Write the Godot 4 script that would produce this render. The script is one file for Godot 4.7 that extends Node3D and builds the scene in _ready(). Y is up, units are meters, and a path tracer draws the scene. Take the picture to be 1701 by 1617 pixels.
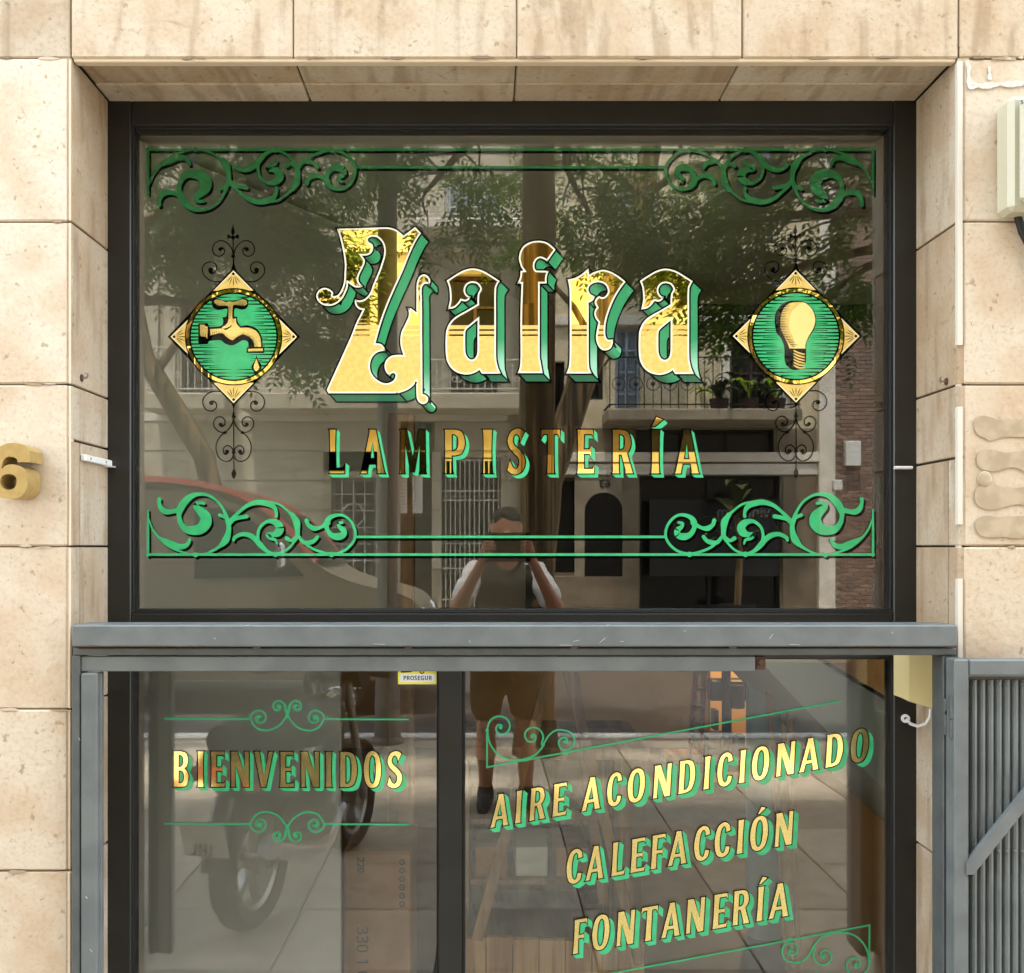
extends Node3D
# A tiled shop front with a gilded window, and the street that its panes mirror.
# Metres; the face of the stone is the plane z = 0, the shop lies behind it, the street before it.

const LENS := 1620.0                       # focal length in pixels of the photograph
const EYE := Vector3(0.0, 1.55, 2.4)
const PANE_Z := -0.25                      # outer face of the glass
const STREET_Z := 15.5                     # face of the houses across the street
var rng := RandomNumberGenerator.new()
var M := {}
var used_names := {}

func _ready():
	rng.seed = 7
	set_camera()
	set_light()
	make_materials()
	build_facade()
	build_window()
	build_gate()
	build_wall_fittings()
	build_shop()
	build_street()
	build_houses()
	build_trees()
	build_street_things()
	build_motorbike()
	build_photographer()

func set_camera():
	var c := Camera3D.new()
	c.name = "camera"
	c.projection = Camera3D.PROJECTION_FRUSTUM
	c.near = 0.05
	c.far = 400.0
	c.size = 0.05 * 1617.0 / LENS
	c.frustum_offset = Vector2(46.5, 99.5) * 0.05 / LENS
	c.position = EYE
	add_child(c)
	c.current = true

func set_light():
	var e := Environment.new()
	e.background_mode = Environment.BG_SKY
	var s := ProceduralSkyMaterial.new()
	s.sky_top_color = Color(0.86, 0.91, 0.97)
	s.sky_horizon_color = Color(0.94, 0.95, 0.95)
	s.sky_curve = 0.2
	s.ground_bottom_color = Color(0.3, 0.29, 0.27)
	s.ground_horizon_color = Color(0.6, 0.6, 0.58)
	s.sun_angle_max = 1.0
	var sky := Sky.new()
	sky.sky_material = s
	e.sky = sky
	e.background_energy_multiplier = 1.25
	e.tonemap_mode = Environment.TONE_MAPPER_LINEAR
	e.tonemap_exposure = 6.2
	e.sdfgi_enabled = true
	e.ssao_enabled = true
	e.ssil_enabled = true
	var w := WorldEnvironment.new()
	w.name = "world_environment"
	w.environment = e
	add_child(w)
	var sun := DirectionalLight3D.new()
	sun.name = "sun"
	sun.light_energy = 1.0
	sun.light_color = Color(1.0, 0.95, 0.88)
	sun.light_angular_distance = 3.0
	sun.shadow_enabled = true
	add_child(sun)
	sun.look_at_from_position(Vector3.ZERO, Vector3(0.08, -1.0, 0.25))

# ---------------------------------------------------------------- names, nodes

func numbered(called: String) -> String:
	used_names[called] = used_names.get(called, -1) + 1
	return called if used_names[called] == 0 else "%s_%03d" % [called, used_names[called]]

func tag(o: Node, label: String, category: String, group := "") -> Node:
	o.set_meta("label", label)
	o.set_meta("category", category)
	if group != "":
		o.set_meta("group", group)
	return o

func thing(called: String, label: String, category: String, where := Vector3.ZERO, group := "") -> Node3D:
	var o := Node3D.new()
	o.name = numbered(called)
	add_child(o)
	o.position = where
	tag(o, label, category, group)
	return o

func part(called: String, st, material, parent: Node, where := Vector3.ZERO) -> MeshInstance3D:
	var o := MeshInstance3D.new()
	o.name = called
	o.mesh = st.commit() if st is SurfaceTool else st
	if material != null:
		o.material_override = material
	o.position = where
	parent.add_child(o, true)
	return o

func ground(called: String, st, material) -> MeshInstance3D:
	var o := part(numbered(called), st, material, self)
	o.set_meta("kind", "structure")
	return o

func mb() -> SurfaceTool:
	var st := SurfaceTool.new()
	st.begin(Mesh.PRIMITIVE_TRIANGLES)
	return st

# ---------------------------------------------------------------- places

# where a point seen at pixel (px, py) of the photograph lies at depth z
func at(px: float, py: float, z: float) -> Vector3:
	var t := (EYE.z - z) / LENS
	return Vector3((px - 804.0) * t, EYE.y - (py - 908.0) * t, z)

# where a thing in the street stands that the pane mirrors at (px, py)
func mirrored(px: float, py: float, z: float) -> Vector3:
	var t := (z + EYE.z - 2.0 * PANE_Z) / LENS
	return Vector3((px - 804.0) * t, EYE.y - (py - 908.0) * t, z)

# ---------------------------------------------------------------- solid shapes

func face(st: SurfaceTool, p: Array, n: Vector3):
	var a: Vector3 = p[0]
	var order := range(p.size())
	if (Vector3(p[1]) - a).cross(Vector3(p[2]) - a).dot(n) > 0.0:
		order.reverse()
	for k in range(1, p.size() - 1):
		for i in [order[0], order[k], order[k + 1]]:
			st.set_normal(n)
			st.add_vertex(p[i])

# one triangle of [point, normal] corners, turned so that its front faces along its normals
func tri(st: SurfaceTool, a: Array, b: Array, c: Array):
	var n := (Vector3(b[0]) - Vector3(a[0])).cross(Vector3(c[0]) - Vector3(a[0]))
	if n.length_squared() < 1e-20:
		return
	for v in ([a, c, b] if n.dot(Vector3(a[1]) + Vector3(b[1]) + Vector3(c[1])) > 0.0 else [a, b, c]):
		st.set_normal(v[1])
		st.add_vertex(v[0])

func free_face(st: SurfaceTool, p: Array, inside: Vector3):
	var n := (Vector3(p[1]) - Vector3(p[0])).cross(Vector3(p[2]) - Vector3(p[0]))
	if n.length() < 1e-12:
		return
	n = n.normalized()
	if n.dot(Vector3(p[0]) - inside) < 0.0:
		n = -n
	face(st, p, n)

func box(st: SurfaceTool, c: Vector3, size: Vector3, b := 0.0, turn := Basis.IDENTITY):
	var h := size / 2.0
	b = minf(b, minf(h.x, minf(h.y, h.z)) * 0.9)
	for a in 3:
		for s in [-1.0, 1.0]:
			var u := (a + 1) % 3
			var v := (a + 2) % 3
			var n := Vector3.ZERO
			n[a] = s
			var q := []
			for k in [[-1, -1], [1, -1], [1, 1], [-1, 1]]:
				var p := Vector3.ZERO
				p[a] = s * h[a]
				p[u] = k[0] * (h[u] - b)
				p[v] = k[1] * (h[v] - b)
				q.append(c + turn * p)
			face(st, q, turn * n)
	if b <= 0.0:
		return
	for a in 3:
		var u := (a + 1) % 3
		var v := (a + 2) % 3
		for su in [-1.0, 1.0]:
			for sv in [-1.0, 1.0]:
				var q := []
				for k in [[-1, 0], [1, 0], [1, 1], [-1, 1]]:
					var p := Vector3.ZERO
					p[a] = k[0] * (h[a] - b)
					p[u] = su * (h[u] - (b if k[1] == 1 else 0.0))
					p[v] = sv * (h[v] - (0.0 if k[1] == 1 else b))
					q.append(c + turn * p)
				var n := Vector3.ZERO
				n[u] = su
				n[v] = sv
				face(st, q, turn * n.normalized())
	for sx in [-1.0, 1.0]:
		for sy in [-1.0, 1.0]:
			for sz in [-1.0, 1.0]:
				var g := Vector3(sx, sy, sz)
				var q := []
				for a in 3:
					var p := g * (h - Vector3(b, b, b))
					p[a] = g[a] * h[a]
					q.append(c + turn * p)
				face(st, q, turn * g.normalized())

func span(st: SurfaceTool, lo: Vector3, hi: Vector3, b := 0.0):
	box(st, (lo + hi) / 2.0, (hi - lo).abs(), b)

# a box that runs from a to b
func beam(st: SurfaceTool, a: Vector3, b: Vector3, w: float, d: float, bevel := 0.0, up := Vector3.UP):
	var z := (b - a).normalized()
	if absf(z.dot(up)) > 0.99:
		up = Vector3.RIGHT
	var x := up.cross(z).normalized()
	box(st, (a + b) / 2.0, Vector3(w, d, a.distance_to(b)), bevel, Basis(x, z.cross(x), z))

func tube(st: SurfaceTool, pts: Array, radii: Array, sides := 10, caps := true):
	var rings := []
	var ref := Vector3.UP
	for i in pts.size():
		var d: Vector3 = (pts[mini(i + 1, pts.size() - 1)] - pts[maxi(i - 1, 0)]).normalized()
		if i == 0 and absf(d.dot(ref)) > 0.9:
			ref = Vector3.RIGHT
		var x := ref.cross(d)
		if x.length() < 1e-4:
			x = Vector3.FORWARD.cross(d)
		x = x.normalized()
		var y := d.cross(x)
		ref = d.cross(x) if i == 0 else y
		var ring := []
		for k in sides:
			var g := TAU * k / sides
			var n := x * cos(g) + y * sin(g)
			ring.append([pts[i] + n * float(radii[mini(i, radii.size() - 1)]), n])
		rings.append(ring)
	for i in pts.size() - 1:
		for k in sides:
			var m := (k + 1) % sides
			tri(st, rings[i][k], rings[i][m], rings[i + 1][m])
			tri(st, rings[i][k], rings[i + 1][m], rings[i + 1][k])
	if caps:
		for e in [0, pts.size() - 1]:
			var d: Vector3 = (pts[0] - pts[1]).normalized() if e == 0 else (pts[-1] - pts[-2]).normalized()
			face(st, rings[e].map(func(v): return v[0]), d)

# turn a profile of (radius, height) round the line from c along axis
func lathe(st: SurfaceTool, c: Vector3, axis: Vector3, profile: Array, sides := 24):
	axis = axis.normalized()
	var x := axis.cross(Vector3.UP if absf(axis.y) < 0.9 else Vector3.RIGHT).normalized()
	var y := axis.cross(x)
	for i in profile.size() - 1:
		var p: Vector2 = profile[i]
		var q: Vector2 = profile[i + 1]
		if p.distance_to(q) < 1e-7:
			continue
		var slope := Vector2(q.y - p.y, p.x - q.x).normalized()
		for k in sides:
			var v := []
			for j in [k, k + 1]:
				var d := x * cos(TAU * j / sides) + y * sin(TAU * j / sides)
				v.append([c + axis * p.y + d * p.x, d * slope.x + axis * slope.y])
				v.append([c + axis * q.y + d * q.x, d * slope.x + axis * slope.y])
			tri(st, v[0], v[1], v[3])
			tri(st, v[0], v[3], v[2])

func ball(st: SurfaceTool, c: Vector3, r: Vector3, sides := 12):
	var rows := maxi(4, sides / 2)
	for i in rows:
		for k in sides:
			var q := []
			for j in [[i, k], [i + 1, k], [i + 1, k + 1], [i, k + 1]]:
				var t: float = PI * j[0] / rows
				var g: float = TAU * j[1] / sides
				var u := Vector3(sin(t) * cos(g), cos(t), sin(t) * sin(g))
				q.append([c + u * r, (u / r).normalized()])
			tri(st, q[0], q[1], q[2])
			tri(st, q[0], q[2], q[3])

# ---------------------------------------------------------------- drawn outlines

# "x,y x,y! ..." -> a smooth outline; ! marks a corner
func outline(s: String, scale := 1.0, ox := 0.0, oy := 0.0, closed := true, steps := 4) -> PackedVector2Array:
	var p := []
	var corner := []
	for w in s.split(" ", false):
		corner.append(w.ends_with("!"))
		var xy := w.trim_suffix("!").split(",")
		p.append(Vector2(ox + float(xy[0]) / scale, oy + float(xy[1]) / scale))
	var n := p.size()
	var out := PackedVector2Array()
	for i in (n if closed else n - 1):
		var j := (i + 1) % n
		var p1: Vector2 = p[i]
		var p2: Vector2 = p[j]
		if corner[i] and corner[j]:
			out.append(p1)
			continue
		var p0: Vector2 = p1 if corner[i] or (not closed and i == 0) else p[(i - 1 + n) % n]
		var p3: Vector2 = p2 if corner[j] or (not closed and j == n - 1) else p[(j + 1) % n]
		for k in steps:
			out.append(p1.cubic_interpolate(p2, p0, p3, float(k) / steps))
	if not closed:
		out.append(p[n - 1])
	return out

func circle(c: Vector2, r: float, n := 72, ry := -1.0) -> PackedVector2Array:
	var out := PackedVector2Array()
	for k in n:
		out.append(c + Vector2(cos(TAU * k / n) * r, sin(TAU * k / n) * (r if ry < 0.0 else ry)))
	return out

# the inside of outlines (even-odd) between two heights, cut into level trapezoids [y0, left0, right0, y1, left1, right1]
func fill(polys: Array, top := -1e9, bottom := 1e9) -> Array:
	var edges := []
	var ys := {}
	for p in polys:
		for i in p.size():
			var a: Vector2 = p[i]
			var b: Vector2 = p[(i + 1) % p.size()]
			if a.y > top and a.y < bottom:
				ys[a.y] = true
			if absf(a.y - b.y) > 1e-6:
				edges.append([minf(a.y, b.y), maxf(a.y, b.y), a, b])
	if top > -1e8:
		ys[top] = true
	if bottom < 1e8:
		ys[bottom] = true
	var level := ys.keys()
	level.sort()
	var out := []
	for i in level.size() - 1:
		var y0: float = level[i]
		var y1: float = level[i + 1]
		if y1 - y0 < 1e-5:
			continue
		var mid := (y0 + y1) / 2.0
		var hits := []
		for e in edges:
			if e[0] < mid and e[1] > mid:
				var a: Vector2 = e[2]
				var d: Vector2 = (e[3] - a) / (e[3].y - a.y)
				hits.append([a.x + d.x * (mid - a.y), a.x + d.x * (y0 - a.y), a.x + d.x * (y1 - a.y)])
		hits.sort_custom(func(u, v): return u[0] < v[0])
		for k in range(0, hits.size() - 1, 2):
			out.append([y0, hits[k][1], hits[k + 1][1], y1, hits[k][2], hits[k + 1][2]])
	return out

# paint layers lie close together behind the outer pane
func ink_at(px: float, py: float, z: float) -> Vector3:
	return at(px, py, INK_Z + (z - INK_Z) * 0.35)

# flat paint on the glass; points are pixels of the photograph
func paint(st: SurfaceTool, z: float, trapezoids: Array):
	for t in trapezoids:
		face(st, [ink_at(t[1], t[0], z), ink_at(t[2], t[0], z), ink_at(t[5], t[3], z), ink_at(t[4], t[3], z)], Vector3.BACK)

func side_of(p: PackedVector2Array) -> float:
	var area := 0.0
	for i in p.size():
		area += p[i].cross(p[(i + 1) % p.size()])
	return signf(area)

# a band along an outline between two offsets from it (positive is outwards)
func band(st: SurfaceTool, z: float, p: PackedVector2Array, d0: float, d1: float, hole := false):
	var s := side_of(p) * (-1.0 if hole else 1.0)
	var n := p.size()
	var q := []
	for i in n:
		var e0 := (p[i] - p[(i - 1 + n) % n])
		var e1 := (p[(i + 1) % n] - p[i])
		if e0.length() < 1e-6 or e1.length() < 1e-6:
			e0 = p[(i + 1) % n] - p[(i - 1 + n) % n]
			e1 = e0
		var n0 := Vector2(e0.y, -e0.x).normalized() * s
		var n1 := Vector2(e1.y, -e1.x).normalized() * s
		var m := (n0 + n1)
		m = m / maxf(0.35, m.length_squared() / 2.0) if m.length() > 0.01 else n1
		q.append([p[i] + m * d0, p[i] + m * d1])
	for i in n:
		var j := (i + 1) % n
		face(st, [ink_at(q[i][0].x, q[i][0].y, z), ink_at(q[i][1].x, q[i][1].y, z), ink_at(q[j][1].x, q[j][1].y, z), ink_at(q[j][0].x, q[j][0].y, z)], Vector3.BACK)

# the side faces that a letter shows when it is pushed along by o
func shade(st: SurfaceTool, lines: SurfaceTool, z: float, p: PackedVector2Array, o: Vector2, hole: bool, ink: Callable, line_w: float):
	var s := side_of(p) * (-1.0 if hole else 1.0)
	var n := p.size()
	var shown := []
	for i in n:
		var e := p[(i + 1) % n] - p[i]
		var out := Vector2(e.y, -e.x).normalized() * s
		shown.append(out.dot(o) > 0.0)
		if not shown[i]:
			continue
		var a := p[i]
		var b := p[(i + 1) % n]
		var pts := [a, b, b + o, a + o]
		var zz := z - 0.000001 * (i % 90)
		var q := pts.map(func(v): return ink_at(v.x, v.y, zz))
		var order := [0, 1, 2, 3]
		if (Vector3(q[1]) - Vector3(q[0])).cross(Vector3(q[2]) - Vector3(q[0])).z > 0.0:
			order = [3, 2, 1, 0]
		for k in [order[0], order[1], order[2], order[0], order[2], order[3]]:
			st.set_color(ink.call(out, pts[k]))
			st.set_normal(Vector3.BACK)
			st.add_vertex(q[k])
	if lines == null:
		return
	for i in n:
		var j := (i + 1) % n
		if shown[i]:
			line(lines, z + 0.0002, p[i] + o, p[j] + o, line_w)
		var before: bool = shown[(i - 1 + n) % n]
		var e0 := (p[i] - p[(i - 1 + n) % n]).normalized()
		var e1 := (p[j] - p[i]).normalized()
		if (before != shown[i] or e0.dot(e1) < 0.6) and (before or shown[i]):
			line(lines, z + 0.0002, p[i], p[i] + o, line_w)

func line(st: SurfaceTool, z: float, a: Vector2, b: Vector2, w: float, w2 := -1.0):
	var d := (b - a)
	if d.length() < 1e-6:
		return
	var n := Vector2(d.y, -d.x).normalized() / 2.0
	var e := d.normalized() * w * 0.4
	var v := w if w2 < 0.0 else w2
	var q := [a - e + n * w, a - e - n * w, b + e - n * v, b + e + n * v]
	face(st, q.map(func(p): return ink_at(p.x, p.y, z)), Vector3.BACK)

# a brush stroke through (x, y, width) points with round ends
func stroke(st: SurfaceTool, z: float, pts: Array, steps := 6, shift := Vector2.ZERO, flip = null):
	var p := []
	var n := pts.size()
	for i in n - 1:
		var a: Vector3 = pts[i]
		var b: Vector3 = pts[i + 1]
		var a0: Vector3 = pts[i - 1] if i > 0 else a * 2.0 - b
		var b1: Vector3 = pts[i + 2] if i < n - 2 else b * 2.0 - a
		for k in steps:
			p.append(a.cubic_interpolate(b, a0, b1, float(k) / steps))
	p.append(pts[n - 1])
	if flip != null:
		p = p.map(func(v): return flip.call(v))
	p = p.map(func(v): return Vector3(v.x + shift.x, v.y + shift.y, maxf(v.z, 0.6)))
	var m := p.size()
	var l := []
	for i in m:
		var d: Vector3 = p[mini(i + 1, m - 1)] - p[maxi(i - 1, 0)]
		var nn: Vector2 = Vector2(d.y, -d.x).normalized() * p[i].z / 2.0
		var c := Vector2(p[i].x, p[i].y)
		l.append([c + nn, c - nn])
	for i in m - 1:
		var q := [l[i][0], l[i][1], l[i + 1][1], l[i + 1][0]]
		face(st, q.map(func(v): return ink_at(v.x, v.y, z)), Vector3.BACK)
	for e in range(1, m - 1):
		if p[e].z > 5.5:
			dot(st, z - 0.00003, Vector2(p[e].x, p[e].y), p[e].z / 2.0, 12)
	for e in [0, m - 1]:
		dot(st, z - 0.00002, Vector2(p[e].x, p[e].y), p[e].z / 2.0, 14)

func dot(st: SurfaceTool, z: float, c: Vector2, r: float, n := 18):
	var q := []
	for k in n:
		q.append(ink_at(c.x + cos(TAU * k / n) * r, c.y + sin(TAU * k / n) * r, z))
	face(st, q, Vector3.BACK)

# a plate cut from outlines in its own plane: x, y in metres, thickness along z from z0 to z1
func plate(st: SurfaceTool, polys: Array, z0: float, z1: float, bevel := 0.0):
	for t in fill(polys):
		for z in [z0, z1]:
			face(st, [Vector3(t[1], t[0], z), Vector3(t[2], t[0], z), Vector3(t[5], t[3], z), Vector3(t[4], t[3], z)], Vector3(0, 0, signf(z - (z0 + z1) / 2.0)))
	for k in polys.size():
		var p: PackedVector2Array = polys[k]
		var s := side_of(p) * (1.0 if k == 0 else -1.0)
		for i in p.size():
			var a := p[i]
			var b := p[(i + 1) % p.size()]
			var e := (b - a).normalized()
			face(st, [Vector3(a.x, a.y, z0), Vector3(b.x, b.y, z0), Vector3(b.x, b.y, z1), Vector3(a.x, a.y, z1)], Vector3(e.y, -e.x, 0) * s)

func rect(x0: float, y0: float, x1: float, y1: float) -> PackedVector2Array:
	return PackedVector2Array([Vector2(minf(x0, x1), minf(y0, y1)), Vector2(maxf(x0, x1), minf(y0, y1)), Vector2(maxf(x0, x1), maxf(y0, y1)), Vector2(minf(x0, x1), maxf(y0, y1))])

func words(text: String, size: float, deep: float, bold := true, serif := false) -> TextMesh:
	var t := TextMesh.new()
	var f := SystemFont.new()
	f.font_names = PackedStringArray(["Droid Serif" if serif else "Droid Sans"])
	f.font_weight = 700 if bold else 400
	t.font = f
	t.text = text
	t.font_size = 64
	t.pixel_size = size / 64.0
	t.depth = deep
	t.curve_step = 2.0
	return t

# ---------------------------------------------------------------- materials

func plain(c: Color, rough := 0.7, metal := 0.0, spec := 0.5) -> StandardMaterial3D:
	var m := StandardMaterial3D.new()
	m.albedo_color = c
	m.roughness = rough
	m.metallic = metal
	m.metallic_specular = spec
	return m

func noise(frequency: float, octaves := 4, seed_ := 1, kind := FastNoiseLite.TYPE_SIMPLEX_SMOOTH) -> FastNoiseLite:
	var n := FastNoiseLite.new()
	n.seed = seed_
	n.noise_type = kind
	n.frequency = frequency
	n.fractal_octaves = octaves
	return n

func grey(frequency: float, octaves: int, seed_: int, size := 512, kind := FastNoiseLite.TYPE_SIMPLEX_SMOOTH) -> Image:
	return noise(frequency, octaves, seed_, kind).get_seamless_image(size, size)

func picture(im: Image) -> ImageTexture:
	return ImageTexture.create_from_image(im)

func mottled(a: Color, b: Color, frequency: float, seed_: int, size := 256, octaves := 5) -> ImageTexture:
	var g := grey(frequency, octaves, seed_, size)
	var im := Image.create(size, size, false, Image.FORMAT_RGB8)
	for y in size:
		for x in size:
			im.set_pixel(x, y, a.lerp(b, smoothstep(0.2, 0.8, g.get_pixel(x, y).r)))
	return picture(im)

func textured(m: StandardMaterial3D, t: Texture2D, scale: Vector3, in_world := false) -> StandardMaterial3D:
	m.albedo_texture = t
	m.uv1_triplanar = true
	m.uv1_world_triplanar = in_world
	m.uv1_scale = scale
	m.uv1_triplanar_sharpness = 8.0
	return m

func relief(m: StandardMaterial3D, t: Texture2D, cm: float):
	m.heightmap_enabled = true
	m.heightmap_texture = t
	m.heightmap_scale = cm

# limestone: warm clouds, level bedding, specks, small shells; streaked = rain marks run down it
func stone_texture(seed_: int, streaked: bool, size := 768) -> ImageTexture:
	var clouds := grey(0.006, 4, seed_, size)
	var fine := grey(0.09, 4, seed_ + 1, size)
	var pits := grey(0.035, 3, seed_ + 2, size)
	var runs := grey(0.02, 4, seed_ + 3, size)
	var im := Image.create(size, size, false, Image.FORMAT_RGB8)
	var pale := Color(0.83, 0.785, 0.72)
	var warm := Color(0.785, 0.71, 0.62)
	var dirt := Color(0.47, 0.39, 0.29)
	for y in size:
		for x in size:
			var c := pale.lerp(warm, smoothstep(0.2, 0.9, clouds.get_pixel(x, y).r))
			var f: float = fine.get_pixel(x, y).r
			c = c.lerp(warm.darkened(0.10), smoothstep(0.5, 0.9, f) * 0.42)
			c = c.lerp(Color(0.83, 0.79, 0.73), smoothstep(0.45, 0.1, f) * 0.25)
			var p: float = pits.get_pixel(x, y).r
			c = c.lerp(dirt, smoothstep(0.79, 0.90, p) * 0.4)
			if streaked:
				var r: float = runs.get_pixel(posmod(int(x + sin(TAU * y / size) * 5.0), size), int(size * (0.5 + 0.035 * sin(TAU * y / size)))).r
				c = c.lerp(dirt.lerp(warm, 0.35), smoothstep(0.5, 0.85, r) * 0.42)
				c = c.lerp(Color(0.83, 0.79, 0.72), smoothstep(0.38, 0.15, r) * 0.45)
			im.set_pixel(x, y, c)
	var veins := noise(0.004, 3, seed_ + 7)
	veins.fractal_type = FastNoiseLite.FRACTAL_RIDGED
	var vein_map := veins.get_seamless_image(size, size)
	for y in size:
		for x in size:
			var v: float = vein_map.get_pixel(x, y).r
			if v > 0.9:
				im.set_pixel(x, y, im.get_pixel(x, y).lerp(Color(0.60, 0.50, 0.38), smoothstep(0.9, 0.985, v) * 0.30))
	var g := RandomNumberGenerator.new()
	g.seed = seed_
	for k in 9000:
		var x := g.randi() % size
		var y := g.randi() % size
		im.set_pixel(x, y, im.get_pixel(x, y).lerp(Color(0.42, 0.34, 0.26) if k % 3 else Color(0.93, 0.90, 0.84), g.randf_range(0.08, 0.38)))
	for k in 110:
		var x := g.randf() * size
		var y := g.randf() * size
		var turn := g.randf() * TAU
		var bend := g.randf_range(-0.12, 0.12)
		var ink := dirt.lerp(Color(0.30, 0.22, 0.16), g.randf()) if g.randf() < 0.75 else Color(0.93, 0.89, 0.82)
		for s in g.randi_range(2, 9):
			x += cos(turn)
			y += sin(turn) * 0.7
			turn += bend
			var px := posmod(int(x), size)
			var py := posmod(int(y), size)
			im.set_pixel(px, py, im.get_pixel(px, py).lerp(ink, g.randf_range(0.15, 0.5)))
			if g.randf() < 0.3:
				im.set_pixel(px, posmod(py + 1, size), im.get_pixel(px, posmod(py + 1, size)).lerp(ink, 0.4))
	return picture(im)

func wood_texture(a: Color, b: Color, seed_: int, size := 256) -> ImageTexture:
	var g := grey(0.02, 4, seed_, size)
	var f := grey(0.08, 2, seed_ + 5, size)
	var im := Image.create(size, size, false, Image.FORMAT_RGB8)
	for y in size:
		for x in size:
			var r: float = g.get_pixel(x, int(y * 0.08)).r
			var c := a.lerp(b, smoothstep(0.3, 0.7, r))
			c = c.lerp(b.darkened(0.3), smoothstep(0.6, 0.9, f.get_pixel(x, int(y * 0.15)).r) * 0.4)
			im.set_pixel(x, y, c)
	return picture(im)

func make_materials():
	var even := [stone_texture(11, false), stone_texture(37, false)]
	var runs := [stone_texture(59, true), stone_texture(83, true)]
	var rough := picture(grey(0.06, 5, 91))
	M.stone = []
	M.streaked = []
	M.inner = []  # streaked stone tinted darker for the grime and shade of soffit and jambs
	for k in 8:
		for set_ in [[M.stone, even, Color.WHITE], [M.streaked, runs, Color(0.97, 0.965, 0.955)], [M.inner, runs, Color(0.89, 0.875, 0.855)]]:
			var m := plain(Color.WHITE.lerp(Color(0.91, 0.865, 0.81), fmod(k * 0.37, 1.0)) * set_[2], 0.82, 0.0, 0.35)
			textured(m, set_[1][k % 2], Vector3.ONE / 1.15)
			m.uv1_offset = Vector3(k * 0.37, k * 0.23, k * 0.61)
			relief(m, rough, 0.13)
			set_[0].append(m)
	M.worn_stone = plain(Color(0.93, 0.92, 0.90), 0.8)
	textured(M.worn_stone, even[0], Vector3.ONE / 1.3)
	M.chip = [plain(Color(0.50, 0.42, 0.33), 0.95), plain(Color(0.74, 0.68, 0.60), 0.9), plain(Color(0.62, 0.54, 0.44), 0.95)]
	M.grout = plain(Color(0.42, 0.35, 0.27), 0.95)
	M.trim = plain(Color(0.83, 0.75, 0.65), 0.6)
	M.white_trim = plain(Color(0.80, 0.765, 0.705), 0.5)
	# metalwork
	var wear := mottled(Color(0.90, 0.90, 0.90), Color(1, 1, 1), 0.02, 5)
	M.frame = textured(plain(Color(0.115, 0.112, 0.098), 0.38, 0.0, 0.5), wear, Vector3.ONE * 1.5)
	M.frame_edge = plain(Color(0.16, 0.155, 0.14), 0.3, 0.3)
	M.gasket = plain(Color(0.03, 0.03, 0.03), 0.6)
	var paint_wear := mottled(Color(0.36, 0.375, 0.375), Color(0.405, 0.42, 0.415), 0.012, 8, 512)
	M.grey_paint = textured(plain(Color.WHITE, 0.42, 0.0, 0.5), paint_wear, Vector3.ONE * 1.1)
	relief(M.grey_paint, picture(grey(0.05, 3, 12, 256)), 0.02)
	M.grey_dark = textured(plain(Color(0.80, 0.80, 0.80), 0.5), paint_wear, Vector3.ONE * 1.7)
	M.scratch = plain(Color(0.72, 0.73, 0.72), 0.5)
	M.rust = plain(Color(0.30, 0.21, 0.15), 0.9)
	M.brass = textured(plain(Color.WHITE, 0.42, 0.35), mottled(Color(0.67, 0.56, 0.34), Color(0.70, 0.595, 0.375), 0.02, 21), Vector3.ONE * 6.0)
	M.cream_plastic = plain(Color(0.84, 0.77, 0.56), 0.45)
	M.ivory_plastic = plain(Color(0.71, 0.69, 0.60), 0.4)
	M.white_plastic = plain(Color(0.88, 0.87, 0.85), 0.4)
	M.steel = plain(Color(0.62, 0.61, 0.59), 0.35, 0.9)
	M.dark = plain(Color(0.05, 0.05, 0.05), 0.6)
	M.glue = textured(plain(Color.WHITE, 0.4), mottled(Color(0.63, 0.555, 0.45), Color(0.69, 0.615, 0.51), 0.02, 31), Vector3.ONE * 3.0)
	M.plaster_smear = textured(plain(Color.WHITE, 0.8), mottled(Color(0.76, 0.715, 0.65), Color(0.86, 0.83, 0.79), 0.06, 33), Vector3.ONE * 4.0)
	# glass and what is painted on it
	var g := plain(Color(0.97, 0.97, 0.95, 0.0), 0.0)
	g.refraction_enabled = true
	g.refraction_scale = 0.067
	g.transparency = BaseMaterial3D.TRANSPARENCY_ALPHA
	M.coated_glass = g
	M.outer_glass = plain(Color(0.1, 0.1, 0.09, 0.008), 0.0, 0.0, 0.36)
	M.outer_glass.transparency = BaseMaterial3D.TRANSPARENCY_ALPHA
	M.gold = plain(Color(1.0, 0.87, 0.47), 0.01, 1.0)
	var leaf := mottled(Color(0.95, 0.83, 0.48), Color(1.0, 0.93, 0.64), 0.07, 41, 512)
	M.leaf_gold = textured(plain(Color.WHITE, 0.09, 0.86), leaf, Vector3.ONE * 5.0)
	M.matte_gold = textured(plain(Color.WHITE, 0.62, 0.55), mottled(Color(0.91, 0.78, 0.43), Color(0.94, 0.82, 0.48), 0.02, 43, 512), Vector3.ONE * 5.0)
	M.cream_paint = plain(Color(0.93, 0.92, 0.84), 0.6)
	M.black_paint = plain(Color(0.008, 0.008, 0.008), 0.7, 0.0, 0.1)
	M.shaded_green = textured(plain(Color.WHITE, 0.6), mottled(Color(0.0, 0.37, 0.16), Color(0.02, 0.42, 0.20), 0.02, 44), Vector3.ONE * 4.0)  # lower scroll green, darkened for the shade under the soffit
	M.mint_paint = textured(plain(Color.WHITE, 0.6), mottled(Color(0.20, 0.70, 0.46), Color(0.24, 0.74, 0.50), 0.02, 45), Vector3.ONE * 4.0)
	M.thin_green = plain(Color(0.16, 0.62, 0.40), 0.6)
	M.cream_gold = plain(Color(1.0, 0.90, 0.58), 0.6, 0.4)
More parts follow.
